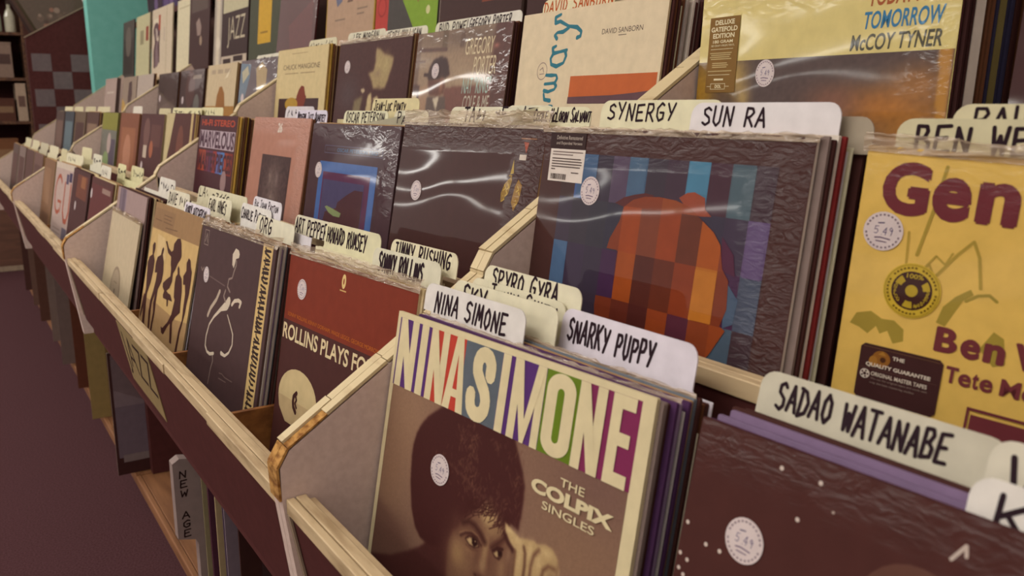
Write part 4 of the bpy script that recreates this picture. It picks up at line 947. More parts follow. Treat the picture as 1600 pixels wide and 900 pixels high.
def art_blue(o, p):
    a = Art(p.w, p.h, 'sleeve'); a.rect(.002, .002, .998, .998, '#463035').up()
    for q in ((.186, .112, .846, .116), (.186, .150, .851, .154), (.186, .112, .190, .154), (.846, .112, .851, .154)): a.rect(*q, '#5a5468')
    a.text('OSCAR PETERSON TRIO', .34, .124, .80, .144, '#47607f', .03).rect(.21, .126, .32, .142, '#4d3d45')
    a.rect(.145, .198, .815, .90, '#45639a').up().rect(.20, .252, .753, .85, '#562c48').up().rect(.215, .292, .70, .80, '#47405f').up().pg([(.411, .43), (.42, .40), (.507, .360), (.60, .325), (.695, .325), (.695, .55), (.25, .55), (.28, .46)], '#4a2b30').up()
    a.pg([(.274, .434), (.30, .428), (.355, .435), (.477, .452), (.464, .474), (.386, .474), (.322, .459)], '#7f8c5e')
    a.build('cover_print', o); sticker(o, .137, .248)
BU = 'dark cover with nested blue squares'
column(Pose((-1.437, .5455, -.028), 2.2, 10, .311), BU, '#463035', '#4a3336', art_blue, ('dark brown', 'tan', 'grey', 'dark brown', 'black', 'cream', 'brown', 'tan'),
       cards=((.024, dict(P=(-1.362, .571, -.007), tw=.155, text='OSCAR PETERSON', color='#d3cfae', textbox=(0.06, 0.92, 0.44, 0.90), label='cream divider card with a two-word tab, above the nested blue squares')),
              (.046, dict(P=(-1.310, .597, .012), tw=.152, text='Jean-Luc Ponty', color='#cfc295', textbox=(0.05, 0.72, 0.44, 0.90), label='tan-yellow divider card standing tallest behind the nested blue squares')),
              (.030, dict(P=(-1.180, .573, -.006), tw=.10, text='Pa', color='#cbc5aa', textbox=(0.10, 0.35, 0.44, 0.90), label='cream divider card with two letters on its tab, right of the nested blue squares', cw=.11))),
       label='glossy dark record cover with nested blue and plum squares')
def art_pink(o, p):
    a = Art(p.w, p.h, 'wrap'); a.rect(.002, .002, .998, .998, '#b07d6a').rect(.04, .05, .96, .052, '#a06a58').up().rect(.245, .228, .765, .70, '#4d3a39').up()
    P = Paint(.26, .24, .75, .69, 60, 60, '#4b3837'); P.el(.50, .42, .14, .20, '#6d5a54', .8).el(.44, .36, .03, .05, '#8a766c', .8).el(.56, .36, .03, .05, '#84706a', .8).el(.50, .48, .06, .02, '#8a766c', .7).el(.36, .46, .05, .1, '#5f4c48', .8).el(.62, .55, .1, .06, '#64504b', .8).grain(.12)
    P.build('portrait_print', p.w, p.h, o, 'wrap', 4); a.text('26', .47, .03, .55, .09, '#d5c5b5', .04).build('cover_print', o)
PK = 'pink cover with a dark square portrait'
column(Pose((-1.775, .55, -.021), .2, 11, .313), PK, '#b07d6a', '#a07058', art_pink, ('brown', 'dark brown', 'tan', 'brown', 'dark brown', 'cream', 'tan'),
       cards=((.016, dict(P=(-1.565, .565, -.007), tw=.148, text='Modern Jazz Quartet', color='#cdc6d2', textbox=(0.05, 0.95, 0.44, 0.90), gap=.2, label='lilac divider card with a crowded tab, above the pink cover')),
              (.030, dict(P=(-1.677, .58, .000), tw=.150, text='~~~~', color='#c9c2c4', textbox=(0.06, 0.50, 0.44, 0.90), label='pale divider card left behind the lilac one above the pink cover'))),
       label='salmon pink record cover with a dark square portrait')
def art_marv(o, p):
    a = Art(p.w, p.h, 'print'); a.rect(.002, .002, .998, .998, '#46242a').up()
    a.text('HI-FI STEREO', .07, .03, .95, .078, '#a8432a', .03); a.rect(.05, .112, .98, .245, '#a8969c').up().text('MARVELOUS', .06, .116, .97, .24, '#4a2c3a', .03); a.k -= 1
    for k, c in enumerate(('#8a3a28', '#96402c', '#6b3040', '#5a3450', '#8a3430', '#5b5f92', '#4a6fa0', '#8c3c2c', '#7a3026')): a.rect(.06 + k * .102, .262, .157 + k * .102, .42, c)
    a.up().text('MASTERPIECES', .07, .275, .96, .41, '#46242a', .03).disc(.80, .47, .07, '#8f7270', .08)
    a.build('cover_print', o)
MV = 'dark cover with striped capital letters'
column(Pose((-2.142, .535, -.0205), 0, 10, .302), MV, '#46242a', '#b39060', art_marv, ('gold', 'tan', 'brown', 'gold', 'dark brown', 'brown', 'tan', 'dark brown'),
       cards=((.035, dict(P=(-2.29, .575, -.003), tw=.20, text='~~~~', color='#d0c99f', textbox=(0.20, 0.60, 0.44, 0.90), label='yellow-cream divider card above the striped capital letters', cw=.21)),), label='record with bold striped capital letters in red, white and blue')
def art_brd(o, p):
    a = Art(p.w, p.h, 'print'); a.rect(.002, .002, .998, .998, '#4f2b27').pg([(.002, .002), (.30, .002), (.20, .25), (.10, .45), (.05, .998), (.002, .998)], '#b9a87e').rect(.86, .002, .93, .35, '#b39a6c').up().disc(.55, .3, .12, '#6b3f33', .2); a.build('cover_print', o)
column(Pose((-2.535, .545, -.018), 0, 10, .311), 'dark cover with a pale wedge', '#4f2b27', '#b9a06e', art_brd, ('tan', 'dark brown', 'gold', 'brown'),
       cards=((.02, dict(P=(-2.56, .565, -.004), tw=.31, text='~~~~~~', color='#d2cba0', textbox=(0.06, 0.90, 0.44, 0.90), label='very wide yellow-cream divider card above the dark cover with a pale wedge', cw=.35)),), far=True, label='dark red-brown record cover with a pale wedge along its left edge')
def art_red(o, p):
    a = Art(p.w, p.h, 'print'); a.rect(.002, .002, .998, .998, '#4e2c2b').up().disc(.3, .18, .14, '#6b4a44').rect(.5, .1, .9, .3, '#5d3a35').disc(.55, .33, .08, '#9a5a40').rect(.2, .3, .36, .42, '#b5a290').rect(.15, .6, .3, .72, '#8d6a5a'); a.build('cover_print', o); sticker(o, .2, .5)
column(Pose((-2.88, .545, -.022), 0, 10, .311), 'dusky cover with pale blots', '#4e2c2b', '#a08a68', art_red, ('cream', 'brown', 'tan', 'dark brown'), far=True,
       cards=((.03, dict(P=(-2.80, .578, -.006), tw=.15, text='', color='#c2b690', label='blank cream divider card above the dusky cover with pale blots')),))
column(Pose((-3.23, .545, -.022), 0, 10, .311), 'rust brown cover near the green one', '#7b4a35', '#8d6248', plain('#7b4a35', '#8f5b40', '#a8745a'), ('brown', 'tan', 'dark brown'), far=True,
       cards=((.028, dict(P=(-3.18, .575, .0), tw=.15, text='', color='#d0c8b8', label='blank white divider card above the rust brown cover')),))
def art_green(o, p):
    a = Art(p.w, p.h, 'print'); a.rect(.002, .002, .998, .998, '#6d6a60').rect(.002, .002, .998, .2, '#7f7a34').up().disc(.4, .7, .25, '#7f8f60').rect(.6, .3, .95, .9, '#524552').disc(.55, .35, .12, '#a8948c').disc(.75, .75, .08, '#98a070'); a.build('cover_print', o)
column(Pose((-3.595, .545, -.022), 0, 10, .311), 'green and grey cover', '#6d6a60', '#6d6638', art_green, ('olive', 'dark brown', 'tan'), far=True)
for k, (x, c, c2, nick) in enumerate(((-5.03, '#4d3a35', '#6a5148', 'dusky cover, last slot, middle tier'), (-4.0, '#52372f', '#7d6350', 'dusky cover with a pale centre, middle tier'), (-4.34, '#64503f', '#4b302b', 'brown cover with a dark centre, middle tier'), (-4.69, '#3f4046', '#5d6a70', 'slate cover, far end, middle tier'))):
    column(Pose((x, .545, -.022), 0, 10, .311), nick, c, c, plain(c, c2), ('tan', 'dark brown', 'cream'), far=True, cards=((.03, dict(P=(x + .08, .577, -.002), tw=.28, text='', color=('#cbc19c', '#c4ba98', '#bdb290', '#c6bb97')[k], label='blank cream divider card above the ' + nick)),))

# ------------------------------------------------------------------ covers of the top tier
def art_mc(o, p):
    a = Art(p.w, p.h, 'sleeve'); a.rect(.002, .002, .998, .998, '#cdbb78').up()
    P = Paint(.002, .219, .998, .60, 150, 70, '#4f3f3c'); P.el(.02, .32, .10, .14, '#a8802f', 1).el(.20, .27, .07, .08, '#a88a48', .9).el(.24, .34, .04, .05, '#b89a58', .7).el(.80, .36, .22, .07, '#a5682c', .95).el(.90, .30, .12, .06, '#9c6a3a', .8).el(.62, .35, .12, .06, '#7d5343', .8).el(.93, .45, .2, .1, '#b5772e', .9).el(.5, .5, .3, .08, '#5d443c', .8).grain(.06)
    P.pg([(.955, .219), (.998, .219), (.998, .60), (.98, .60)], '#b07c34', .6, .9)
    P.build('photo_print', p.w, p.h, o, 'sleeve', 3)
    a.text('TODAY AND', .715, .045, .96, .095, '#9a4f26', .02, .15).text('TOMORROW', .704, .108, .958, .155, '#2f6f96', .02, .15).text('McCOY TYNER', .664, .167, .958, .211, '#4a4637', .02, .15)
    a.build('cover_print', o)
    b = Art(p.w, p.h, 'paper', 6); b.rect(.048, .074, .198, .320, '#7d5c2c').up(); w = '#d8cba6'
    b.text('DELUXE', .075, .083, .172, .099, w, .03).text('GATEFOLD', .057, .105, .188, .121, w, .03).text('EDITION', .068, .126, .176, .142, w, .03).text('180 GRAM', .070, .148, .170, .158, w, .02).text('180 GRAM VIRGIN VINYL', .062, .163, .180, .169, w)
    b.rect(.062, .177, .175, .1785, w)
    for k, q in enumerate((.189, .1955, .202, .2085)): b.rect(.06 + .006 * (k % 2), q, .17 - .005 * (k % 3), q + .003, '#b7a273')
    for k, q in enumerate((.222, .2285, .235)): b.rect(.075, q, .15 + .006 * (k % 2), q + .003, '#b7a273')
    b.rect(.055, .248, .176, .251, '#b7a273').rect(.058, .261, .168, .2625, w).rect(.09, .274, .138, .280, w)
    for q in ((.075, .290, .150, .2915), (.075, .308, .150, .3095), (.075, .290, .077, .309), (.148, .290, .150, .309), (.055, .299, .075, .3005), (.150, .299, .17, .3005)): b.rect(*q, w)
    b.text('DOL', .098, .294, .130, .305, w, .04)
    b.build('gold_label', o)['label'] = 'bronze strip label with cream lettering'
    sticker(o, .334, .262)
MC = 'pale yellow cover with slanted titles'
column(Pose((-.6885, .700, .1130), -7, 2.5, .309, roll=.4), MC, '#cdbb78', '#4a2a2a', art_mc, ('black', 'black', ('white', .011), 'brown', 'brown', 'brown', 'brown', 'navy', 'navy', ('olive', .008), 'navy', 'navy', 'dark brown', ('dark brown', .006), 'brown', 'dark brown', ('brown', .006), 'dark brown', ('dark brown', .006), 'brown', 'brown'), label='record with a pale yellow cover, slanted titles and a bronze strip label')
def art_is(o, p):
    a = Art(p.w, p.h, 'wrap'); a.rect(.002, .002, .998, .998, '#452827').pg([(.002, .44), (.10, .50), (.13, .60), (.002, .62)], '#9a4a40').up().text('IS', .10, .38, .135, .47, '#b09c90', 0, 0, -1).rect(.11, .06, .13, .10, '#6d5852').rect(.11, .13, .125, .15, '#6d5852').rect(.11, .19, .13, .23, '#6d5852'); a.build('cover_print', o)
o = record(Pose((-.356, .705, .128), 0, 6, .312), ('#452827', 'wrap'), '#4a3230', 'black wrapped record with small pale sideways letters, right of the pale yellow cover', None); o['cw'] = o['ch'] = .312; art_is(o, Pose((0, 0, 0), 0, 0, .312))
def art_san(o, p):
    a = Art(p.w, p.h, 'print'); a.rect(.002, .002, .998, .998, '#d2c0a0').up()
    a.text('DAVID SANBORN', .610, .106, .868, .128, '#5a4a44', .0).rect(.72, .136, .77, .139, '#5a4a44')
    a.rect(.426, .295, .988, .412, '#b55d31').up().pg([(.424, .385), (.72, .380), (.86, .372), (.988, .362), (.988, .414), (.424, .414)], '#5f4348'); a.k -= 1
    T = '#2f6f7e'
    def sc(pts, w=.019): a.line(pts, [w * (.5 + .5 * abs(math.sin(1.3 + i * 1.1))) for i in range(len(pts))], T)
    # sideways script, bottom to top: a w a y
    sc([(.30, .43), (.30, .45), (.245, .46), (.222, .48), (.226, .505), (.26, .50), (.30, .47)]); sc([(.24, .455), (.29, .425), (.312, .425)])
    sc([(.235, .355), (.27, .36), (.315, .35), (.325, .335), (.31, .322), (.235, .325)]); sc([(.312, .322), (.327, .303), (.318, .287), (.28, .287), (.238, .285)], .018)
    sc([(.365, .185), (.375, .205), (.36, .235), (.31, .248), (.268, .238), (.258, .212), (.275, .19), (.32, .185), (.375, .180)], .020); sc([(.275, .19), (.265, .165), (.29, .158)], .02)
    sc([(.29, .40), (.246, .395), (.236, .37)], .02)
    sc([(.288, .125), (.27, .110), (.288, .098), (.33, .098), (.372, .082)], .020); sc([(.265, .055), (.30, .05), (.365, .075), (.43, .085), (.465, .105), (.462, .125), (.44, .13)], .020); sc([(.265, .055), (.26, .03), (.30, .02)], .02)
    a.ring(.202, .266, .036, .040, '#8d7a74'); a.line([(.185, .26), (.205, .25), (.215, .27)], .005, '#8d7a74').line([(.185, .28), (.22, .278)], .004, '#8d7a74')
    a.build('cover_print', o)
SA = 'cream cover with a tall blue script word'
column(Pose((-1.093, .745, .130), -.6, 8, .309), SA, '#d2c0a0', '#c3ac84', art_san, ('dark brown', 'brown', 'dark brown', 'brown', 'pale grey', 'white', 'dark brown', 'grey', 'dark brown'),
       cards=((.020, dict(P=(-1.074, .767, .150), tw=.164, text='DAVID SANBORN', color='#d6cda8', ink='#b5552a', textbox=(0.02, 0.98, 0.44, 0.90), label='cream divider card with orange handwriting, above the tall blue script word')),
              (.030, dict(P=(-.936, .777, .145), tw=.124, text='', color='#c8bf9c', textbox=(0.30, 0.70, 0.44, 0.90), label='cream divider card right of the orange handwriting', cw=.13))),
       label='cream record cover with a tall sideways blue script word and an orange block')
o = record(Pose((-1.036, .822, .150), 0, 8, .312), ('#3f2422', 'print'), '#3f2422', 'black record with pale outlined sideways letters, beside the pale yellow cover', None); o['cw'] = o['ch'] = .312
a = Art(.312, .312, 'print'); a.rect(.002, .002, .998, .998, '#3f2422').up()
for k, ch in enumerate('NED'): a.text(ch, .915, .10 + k * .13, .985, .20 + k * .13, '#a8988c', -.02)
a.build('cover_print', o)
def art_gp(o, p):
    P = Paint(.002, .002, .998, .60, 150, 90, '#8c745e')
    P.el(.5, .05, .8, .08, '#5d4a40', .7).el(.25, .2, .3, .15, '#927a62', .8).el(.55, .25, .18, .12, '#9a8268', .9)
    P.pg([(.84, 0), (1, 0), (1, .60), (.83, .60)], '#55352f', 2).pg([(.002, 0), (.05, 0), (.05, .6), (.002, .6)], '#6d5648', 1).pg([(.30, .0), (.36, 0), (.36, .10), (.30, .10)], '#64503f', .8).pg([(.50, .02), (.55, .02), (.55, .10), (.50, .10)], '#5d463a', .8)
    P.line([(.04, .094), (.355, .104)], .022, '#5a4038').line([(.002, .158), (.118, .160)], .010, '#5a4038')
    P.pg([(.38, .312), (.86, .306), (.86, .60), (.38, .60)], '#6d443a', 1).pg([(.002, .285), (.083, .293), (.085, .6), (.002, .6)], '#4d3430', .8).pg([(.084, .30), (.18, .295), (.20, .60), (.08, .60)], '#96765c', 1.0).pg([(.002, .35), (.06, .345), (.06, .6), (.002, .6)], '#c0ac88', .8)
    P.pg([(.182, .194), (.225, .152), (.300, .139), (.374, .152), (.403, .196), (.424, .245), (.369, .262), (.280, .266), (.189, .278), (.167, .244)], '#3a2523', .8).line([(.13, .236), (.2, .24)], .02, '#3a2523')
    P.pg([(.187, .270), (.345, .262), (.372, .28), (.385, .305), (.378, .345), (.30, .36), (.21, .35), (.19, .31)], '#5d382d', 1).el(.34, .30, .03, .05, '#8d5f48', .9).pg([(.19, .36), (.40, .36), (.46, .60), (.17, .60)], '#58473f', .8).pg([(.255, .37), (.33, .36), (.31, .44)], '#c0b198', .8).el(.87, .11, .03, .015, '#a8695a', .8).grain(.05)
    P.build('photo_print', p.w, p.h, o, 'sleeve', 1)
    a = Art(p.w, p.h, 'sleeve', 3); c1, c2 = '#cdbb97', '#9db3a4'
    a.text('GREGORY', .565, .06, .85, .145, c1, .0, .12).text('PORTER', .665, .158, .885, .252, c1, .0, .12).text('NAT "KING"', .575, .262, .86, .348, c2, .0, .12).text('COLE & ME', .60, .358, .86, .44, '#b9b09c', .0, .12)
    a.rect(.002, .60, .998, .998, '#5d3a33'); a.build('cover_print', o); sticker(o, .257, .218)
GP = 'sepia cover with a dark-capped person'
column(Pose((-1.447, .755, .127), 0, 9, .311), GP, '#6d5648', '#54382f', art_gp, ('dark brown', 'brown', 'dark brown', 'black', 'grey', 'dark brown'),
       cards=((.022, dict(P=(-1.315, .782, .146), tw=.165, text='GREGORY PORTER', color='#d5cfc0', textbox=(0.04, 0.82, 0.44, 0.90), label='white divider card with a two-word tab, above the sepia dark-capped person')),
              (.033, dict(P=(-1.446, .792, .148), tw=.147, text='BUD POWELL', color='#cfc9b4', textbox=(0.10, 0.92, 0.44, 0.90), label='cream divider card left of the white tab above the dark-capped person'))),
       label='glossy record cover showing a person in a dark cap beside slanted titles')
def art_lm(o, p):
    P = Paint(.002, .002, .998, .60, 150, 90, '#4a302e'); P.el(.2, .35, .22, .16, '#514244', .7)
    F = [(.543, .057), (.610, .072), (.667, .104), (.768, .120), (.788, .132), (.782, .182), (.756, .226), (.741, .266), (.715, .311), (.668, .319), (.552, .311), (.531, .278), (.488, .230), (.465, .218), (.539, .203), (.553, .150)]
    P.pg(F, '#9a8560', 1.2).el(.60, .16, .05, .06, '#a89468', .7).el(.60, .22, .05, .03, '#86705a', .7).el(.70, .17, .05, .08, '#a8966a', .7).el(.63, .305, .03, .02, '#7a6348', .7)
    P.pg([(.376, .320), (.420, .309), (.445, .330), (.415, .342)], '#b5a080', .6).pg([(.303, .389), (.419, .360), (.398, .444), (.37, .60), (.26, .60)], '#77684e', 1.4).pg([(.492, .360), (.532, .337), (.554, .402), (.545, .60), (.46, .60)], '#b5a077', .9).pg([(.568, .379), (.615, .362), (.644, .379), (.60, .42)], '#b09c78', .8).grain(.05)
    P.build('photo_print', p.w, p.h, o, 'print', 1)
    a = Art(p.w, p.h, 'print', 1); a.rect(.002, .60, .998, .998, '#4a302e').build('cover_print', o); sticker(o, .151, .165); lip(o, p.w, p.h, hgt=.006, seed=12)
LM = 'dark cover with a lit half face'
column(Pose((-1.795, .7486, .131), 2.6, 9, .311), LM, '#4a302e', '#5d4038', art_lm, ('tan', 'brown', 'dark brown', 'brown', 'dark brown', 'grey'),
       cards=((.028, dict(P=(-1.645, .783, .147), tw=.172, text='GERRY MULLIGAN', color='#d3cdb8', textbox=(0.08, 0.86, 0.44, 0.90), label='cream divider card right above the dark cover with a lit half face')),
              (.036, dict(P=(-1.84, .786, .156), tw=.175, text='LEE MORGAN', color='#cec8b0', textbox=(0.16, 0.82, 0.44, 0.90), label='cream divider card left above the dark cover with a lit half face', cw=.33))),
       label='dark glossy record cover with one half-lit face and white sticker')
def art_cm(o, p):
    a = Art(p.w, p.h, 'print'); a.rect(.002, .002, .998, .998, '#c5b183').up()
    a.text('CHUCK MANGIONE', .138, .119, .865, .157, '#5d4a3c', .0).rect(.18, .184, .46, .190, '#8f7a58').rect(.50, .184, .78, .190, '#8f7a58').rect(.3, .035, .62, .040, '#a08a64').rect(.088, .377, .890, .80, '#40292a').up().pg([(.545, .282), (.60, .29), (.63, .35), (.655, .365), (.62, .43), (.60, .50), (.46, .50), (.46, .36), (.5, .31)], '#74301f').disc(.36, .42, .13, '#a5802f', .05)
    a.build('cover_print', o)
CM = 'cream cover with a dark red figure'
column(Pose((-2.140, .731, .132), 1.5, 8, .306), CM, '#c5b183', '#b09058', art_cm, ('gold', 'brown', 'tan', 'dark brown', 'gold', 'brown'),
       cards=((.035, dict(P=(-2.04, .771, .152), tw=.16, text='~~~~~ ~~~', color='#cbc3a4', textbox=(0.05, 0.80, 0.44, 0.90), label='cream divider card above the cream cover with a dark red figure')),), label='cream record cover with a small dark red figure over a dark panel')
def art_blo(o, p):
    a = Art(p.w, p.h, 'sleeve'); a.rect(.002, .002, .998, .998, '#4c3a3e').pg([(.002, .02), (.30, .04), (.28, .15), (.20, .3), (.12, .42), (.002, .5)], '#54697a').up().pg([(.45, .08), (.6, .03), (.75, .1), (.74, .25), (.62, .33), (.52, .28)], '#a38a5c').pg([(.50, .30), (.66, .32), (.62, .5), (.48, .5)], '#b89f80').pg([(.05, .1), (.2, .05), (.26, .12), (.1, .2)], '#a8a080'); a.build('cover_print', o); sticker(o, .12, .33)
column(Pose((-2.496, .745, .123), 0, 9, .311), 'dark blue cover with a blond head', '#4c3a3e', '#5a463e', art_blo, ('brown', 'tan', 'dark brown'), far=True,
       cards=((.025, dict(P=(-2.45, .775, .136), tw=.2, text='~~~ ~~', color='#d0cab6', textbox=(0.20, 0.70, 0.44, 0.90), label='pale divider card above the dark blue cover with a blond head')),), label='glossy dark blue record cover with a blond head')
def art_arch(o, p):
    a = Art(p.w, p.h, 'print'); a.rect(.002, .002, .998, .998, '#bda988').rect(.002, .40, .998, .998, '#9a6d32').up().pg([(.38, .42), (.40, .30), (.47, .22), (.55, .21), (.65, .28), (.70, .42)], '#8a5a2a').rect(.15, .05, .30, .09, '#a5927a').rect(.36, .05, .55, .09, '#a5927a').rect(.60, .05, .80, .09, '#a5927a').pg([(.62, .14), (.80, .05), (.72, .13)], '#d6c9ac'); a.build('cover_print', o)
column(Pose((-2.845, .745, .123), 0, 9, .311), 'sandy cover with a brown arch', '#bda988', '#a58a5e', art_arch, ('tan', 'brown', 'cream'), far=True, label='sandy cream record cover with a brown arch')
def art_dg(o, p):
    a = Art(p.w, p.h, 'sleeve'); a.rect(.002, .002, .998, .998, '#4b3836').up().disc(.45, .2, .2, '#5a3f3b').rect(.55, .06, .9, .1, '#857668').disc(.75, .38, .12, '#6d6862'); a.build('cover_print', o); sticker(o, .16, .32)
column(Pose((-3.20, .745, .118), 0, 9, .311), 'dark cover with a round smudge', '#4b3836', '#50403a', art_dg, ('dark brown', 'tan', 'grey'), far=True)
def art_dg2(o, p):
    a = Art(p.w, p.h, 'sleeve'); a.rect(.002, .002, .998, .998, '#4d3b37').up().pg([(.1, .4), (.9, .3), (.9, .5), (.3, .55)], '#584640'); a.build('cover_print', o); sticker(o, .14, .29)
column(Pose((-3.55, .745, .118), 0, 9, .311), 'dull brown-black cover beside a white one', '#4d3b37', '#4d3b37', art_dg2, ('brown', 'dark brown', 'tan'), far=True)
def art_w3(o, p):
    a = Art(p.w, p.h, 'print'); a.rect(.002, .002, .998, .998, '#a8988c').up().rect(.15, .38, .75, .41, '#8a7a72').rect(.2, .5, .7, .53, '#86766d'); a.build('cover_print', o)
column(Pose((-3.955, .745, .125), 0, 9, .311), 'pale grey cover with two thin lines', '#a8988c', '#5d4038', art_w3, ('dark brown', 'tan'), far=True)
def art_y3(o, p):
    a = Art(p.w, p.h, 'print'); a.rect(.002, .002, .998, .998, '#8d7a6a').pg([(.002, .3), (.2, .35), (.5, .5), (.9, .38), (.998, .5), (.998, .998), (.002, .998)], '#ad8a4a').up().pg([(.45, .08), (.65, .06), (.72, .25), (.62, .45), (.5, .5), (.42, .3)], '#4f3a36'); a.build('cover_print', o)
column(Pose((-4.28, .745, .125), 0, 9, .311), 'yellow-footed cover with a dark figure', '#8d7a6a', '#4b2c2a', art_y3, ('dark brown', 'black', 'brown'), far=True)
def art_p3(o, p):
    a = Art(p.w, p.h, 'print'); a.rect(.002, .002, .998, .998, '#a08a80').up().rect(.2, .55, .6, .9, '#54403d').rect(.2, .2, .8, .23, '#b5a498'); a.build('cover_print', o)
column(Pose((-4.75, .745, .13), 0, 9, .311), 'pinkish cover, far end, top tier', '#a08a80', '#7a655c', art_p3, ('dark brown', 'grey', 'dark brown'), far=True)
# ------------------------------------------------------------------ face-out row along the top ledge
def shown(x, nick, front, edge, art, w=.312, y=.95, z=.447, fin='print', lean=6, h=.312, t=.005):
    p = Pose((x, y, z), 0, lean, w, h=h)
    o = record(p, (front, fin), edge, nick, None, t); o['cw'] = w; o['ch'] = h
    if art:
        a = Art(w, h, fin, 1); a.rect(.002, .002, .998, .998, front).up(); art(a); a.build('cover_print', o)
    return o
shown(-5.32, 'narrow dark cover on the top ledge beside the teal wall', '#4d423d', '#3f302c', lambda a: a.rect(.1, .3, .9, .9, '#3d302d').up().disc(.5, .35, .25, '#665a52'))
shown(-4.95, 'pale green cream cover on the top ledge with a small red mark', '#b7b08a', '#8f8a6a', lambda a: a.rect(.30, .24, .55, .46, '#8f8566').rect(.70, .2, .88, .42, '#8a3a2c').rect(.96, .002, .998, .998, '#5a2a26'), w=.345)
def fig(a):
    a.rect(.08, .14, .30, .20, '#cfc4ac').disc(.22, .32, .15, '#5f4548', .12).disc(.20, .38, .09, '#b5a398', .10).disc(.25, .66, .16, '#7d6668', .2).up().pg([(.10, .25), (.16, .5), (.10, .62), (.12, .86), (.20, .88), (.18, .62), (.24, .5), (.18, .28)], '#54383a').pg([(.32, .28), (.36, .45), (.30, .55), (.38, .8), (.42, .8), (.40, .5), (.42, .3)], '#54383a').rect(.34, .10, .43, .32, '#a54a38').rect(.6, .3, .65, .5, '#b0a090').rect(.72, .002, .74, .998, '#a5967a')
shown(-4.56, 'wide cream cover on the top ledge with two stacked grey figures', '#c4b39a', '#b5a78a', fig, w=.42)
shown(-4.10, 'plain cream cover on the top ledge half behind a black one', '#cdc2a2', '#b5a78a', lambda a: a.rect(.1, .1, .9, .12, '#b5a888'), y=.962, w=.312)
shown(-3.83, 'black cover on the top ledge with a pale small seated shape', '#412826', '#3a2422', lambda a: a.rect(.1, .02, .9, .25, '#57463f').up().pg([(.35, .38), (.5, .33), (.62, .45), (.58, .55), (.42, .55)], '#8d776e').disc(.6, .62, .06, '#97806a'))
shown(-3.50, 'pale grey-cream cover on the top ledge half behind the capitals cover', '#a5988a', '#8a7d70', lambda a: a.rect(.1, .05, .25, .95, '#c5b8a2').up().disc(.2, .7, .08, '#d0c4b0'), y=.964)
def jz(a):
    a.rect(.05, .002, .98, .38, '#b5ac8c').rect(.02, .87, .98, .998, '#b5a592').up().text('JAZZ', .25, .44, .90, .78, '#b8ab90', -.01).rect(.1, .90, .4, .96, '#33211f').rect(.5, .88, .85, .94, '#33211f')
shown(-3.345, 'dark cover on the top ledge lettered in four tall pale capitals', '#382423', '#33211f', jz, w=.322)
shown(-3.005, 'dark green cover on the top ledge with a yellow panel', '#444534', '#3d3d2e', lambda a: a.rect(.30, .002, .72, .80, '#c0962c').up().rect(.36, .02, .44, .30, '#cdb98a').rect(.52, .1, .62, .2, '#d0bd90').rect(.38, .68, .62, .70, '#8d6a20'))
M_MAR = shown(-2.675, 'deep maroon cover on the top ledge beside the green and yellow one', '#4d2422', '#452020', lambda a: a.pg([(.3, .7), (.9, .5), (.95, .95), (.4, .95)], '#5a2826'), fin='sleeve', lean=9)
def tan(a):
    a.rect(.02, .002, .98, .998, '#a98b72').up().pg([(.2, .2), (.34, .2), (.34, .58), (.24, .62), (.2, .55), (.3, .5)], '#64667a').pg([(.7, .2), (.82, .22), (.80, .5), (.75, .56)], '#645a66').rect(.45, .5, .56, .52, '#6d5548').rect(.45, .58, .56, .60, '#6d5548').rect(.2, .72, .42, .735, '#86705f').rect(.66, .66, .86, .675, '#86705f').rect(.66, .70, .8, .715, '#86705f')
shown(-2.315, 'tan cover on the top ledge with blue-grey marks and gold edge', '#a5822f', '#a5822f', tan)
def obi(a):
    a.rect(.22, .002, .998, .998, '#46403c').pg([(.45, .002), (.998, .002), (.998, .998), (.75, .998), (.40, .62)], '#77952c').pg([(.56, .42), (.70, .30), (.82, .45), (.70, .72)], '#8a3a36').rect(.0, .002, .22, .60, '#cbbfae').rect(.0, .60, .22, .998, '#ab3a32').up().rect(.07, .2, .15, .55, '#33211f').ring(.11, .7, .06, .075, '#8f2e28').disc(.8, .66, .03, '#c5c08a').disc(.86, .78, .03, '#c5c08a')
shown(-1.995, 'green and black cover on the top ledge with a red and white side strip', '#46403c', '#4d463f', obi)
shown(-1.675, 'black cover on the top ledge with a faint rust line', '#412a27', '#5a4a44', lambda a: a.rect(.55, .78, .8, .80, '#7a3d2a').rect(.0, .002, .012, .998, '#75665c'))
def ring(a):
    a.ring(.18, .62, .10, .14, '#a8772a').up().text('Z', .32, .76, .42, .86, '#8d7f78')
shown(-1.345, 'black cover on the top ledge with an orange ring and a grey letter', '#3f2725', '#3f2725', ring, w=.33)
for k, (x, c, l) in enumerate(((-5.25, '#4a3a44', 'dusky plum cover'), (-4.90, '#4d3f5c', 'violet cover'), (-4.52, '#3f3038', 'dark plum cover'), (-4.15, '#54405c', 'purple cover'), (-3.8, '#3d3136', 'slate black cover'))):
    p = Pose((x, 1.085, .80), 0, 3, .34); o = record(p, c, c, l + ' in the highest row, above the top ledge', None, .005); o['cw'] = o['ch'] = .34
    a = Art(.34, .34, 'print', 2); a.rect(.1, .55, .45, .98, '#5d4670' if k % 2 else '#382a30').up().disc(.6, .8, .12, '#6b5478'); a.build('cover_print', o)
r = empty('wall_shelf', (-4.55, 1.09, .44)); tag(r, 'narrow dark wall shelf carrying the highest row of covers', 'shelf')
b = MB(); b.box(-.94, .94, -.06, .028, .0, .012, M_BLACK); b.box(-.94, .94, -.06, -.055, .012, .025, M_BLACK); b.build('shelf_board', r)
b = MB(); 
for x in (-.6, .6): b.prism([(-.03, -.001), (.028, -.001), (.028, -.06)], x - .006, x + .006, M_BLACK)
b.build('bracket', r)

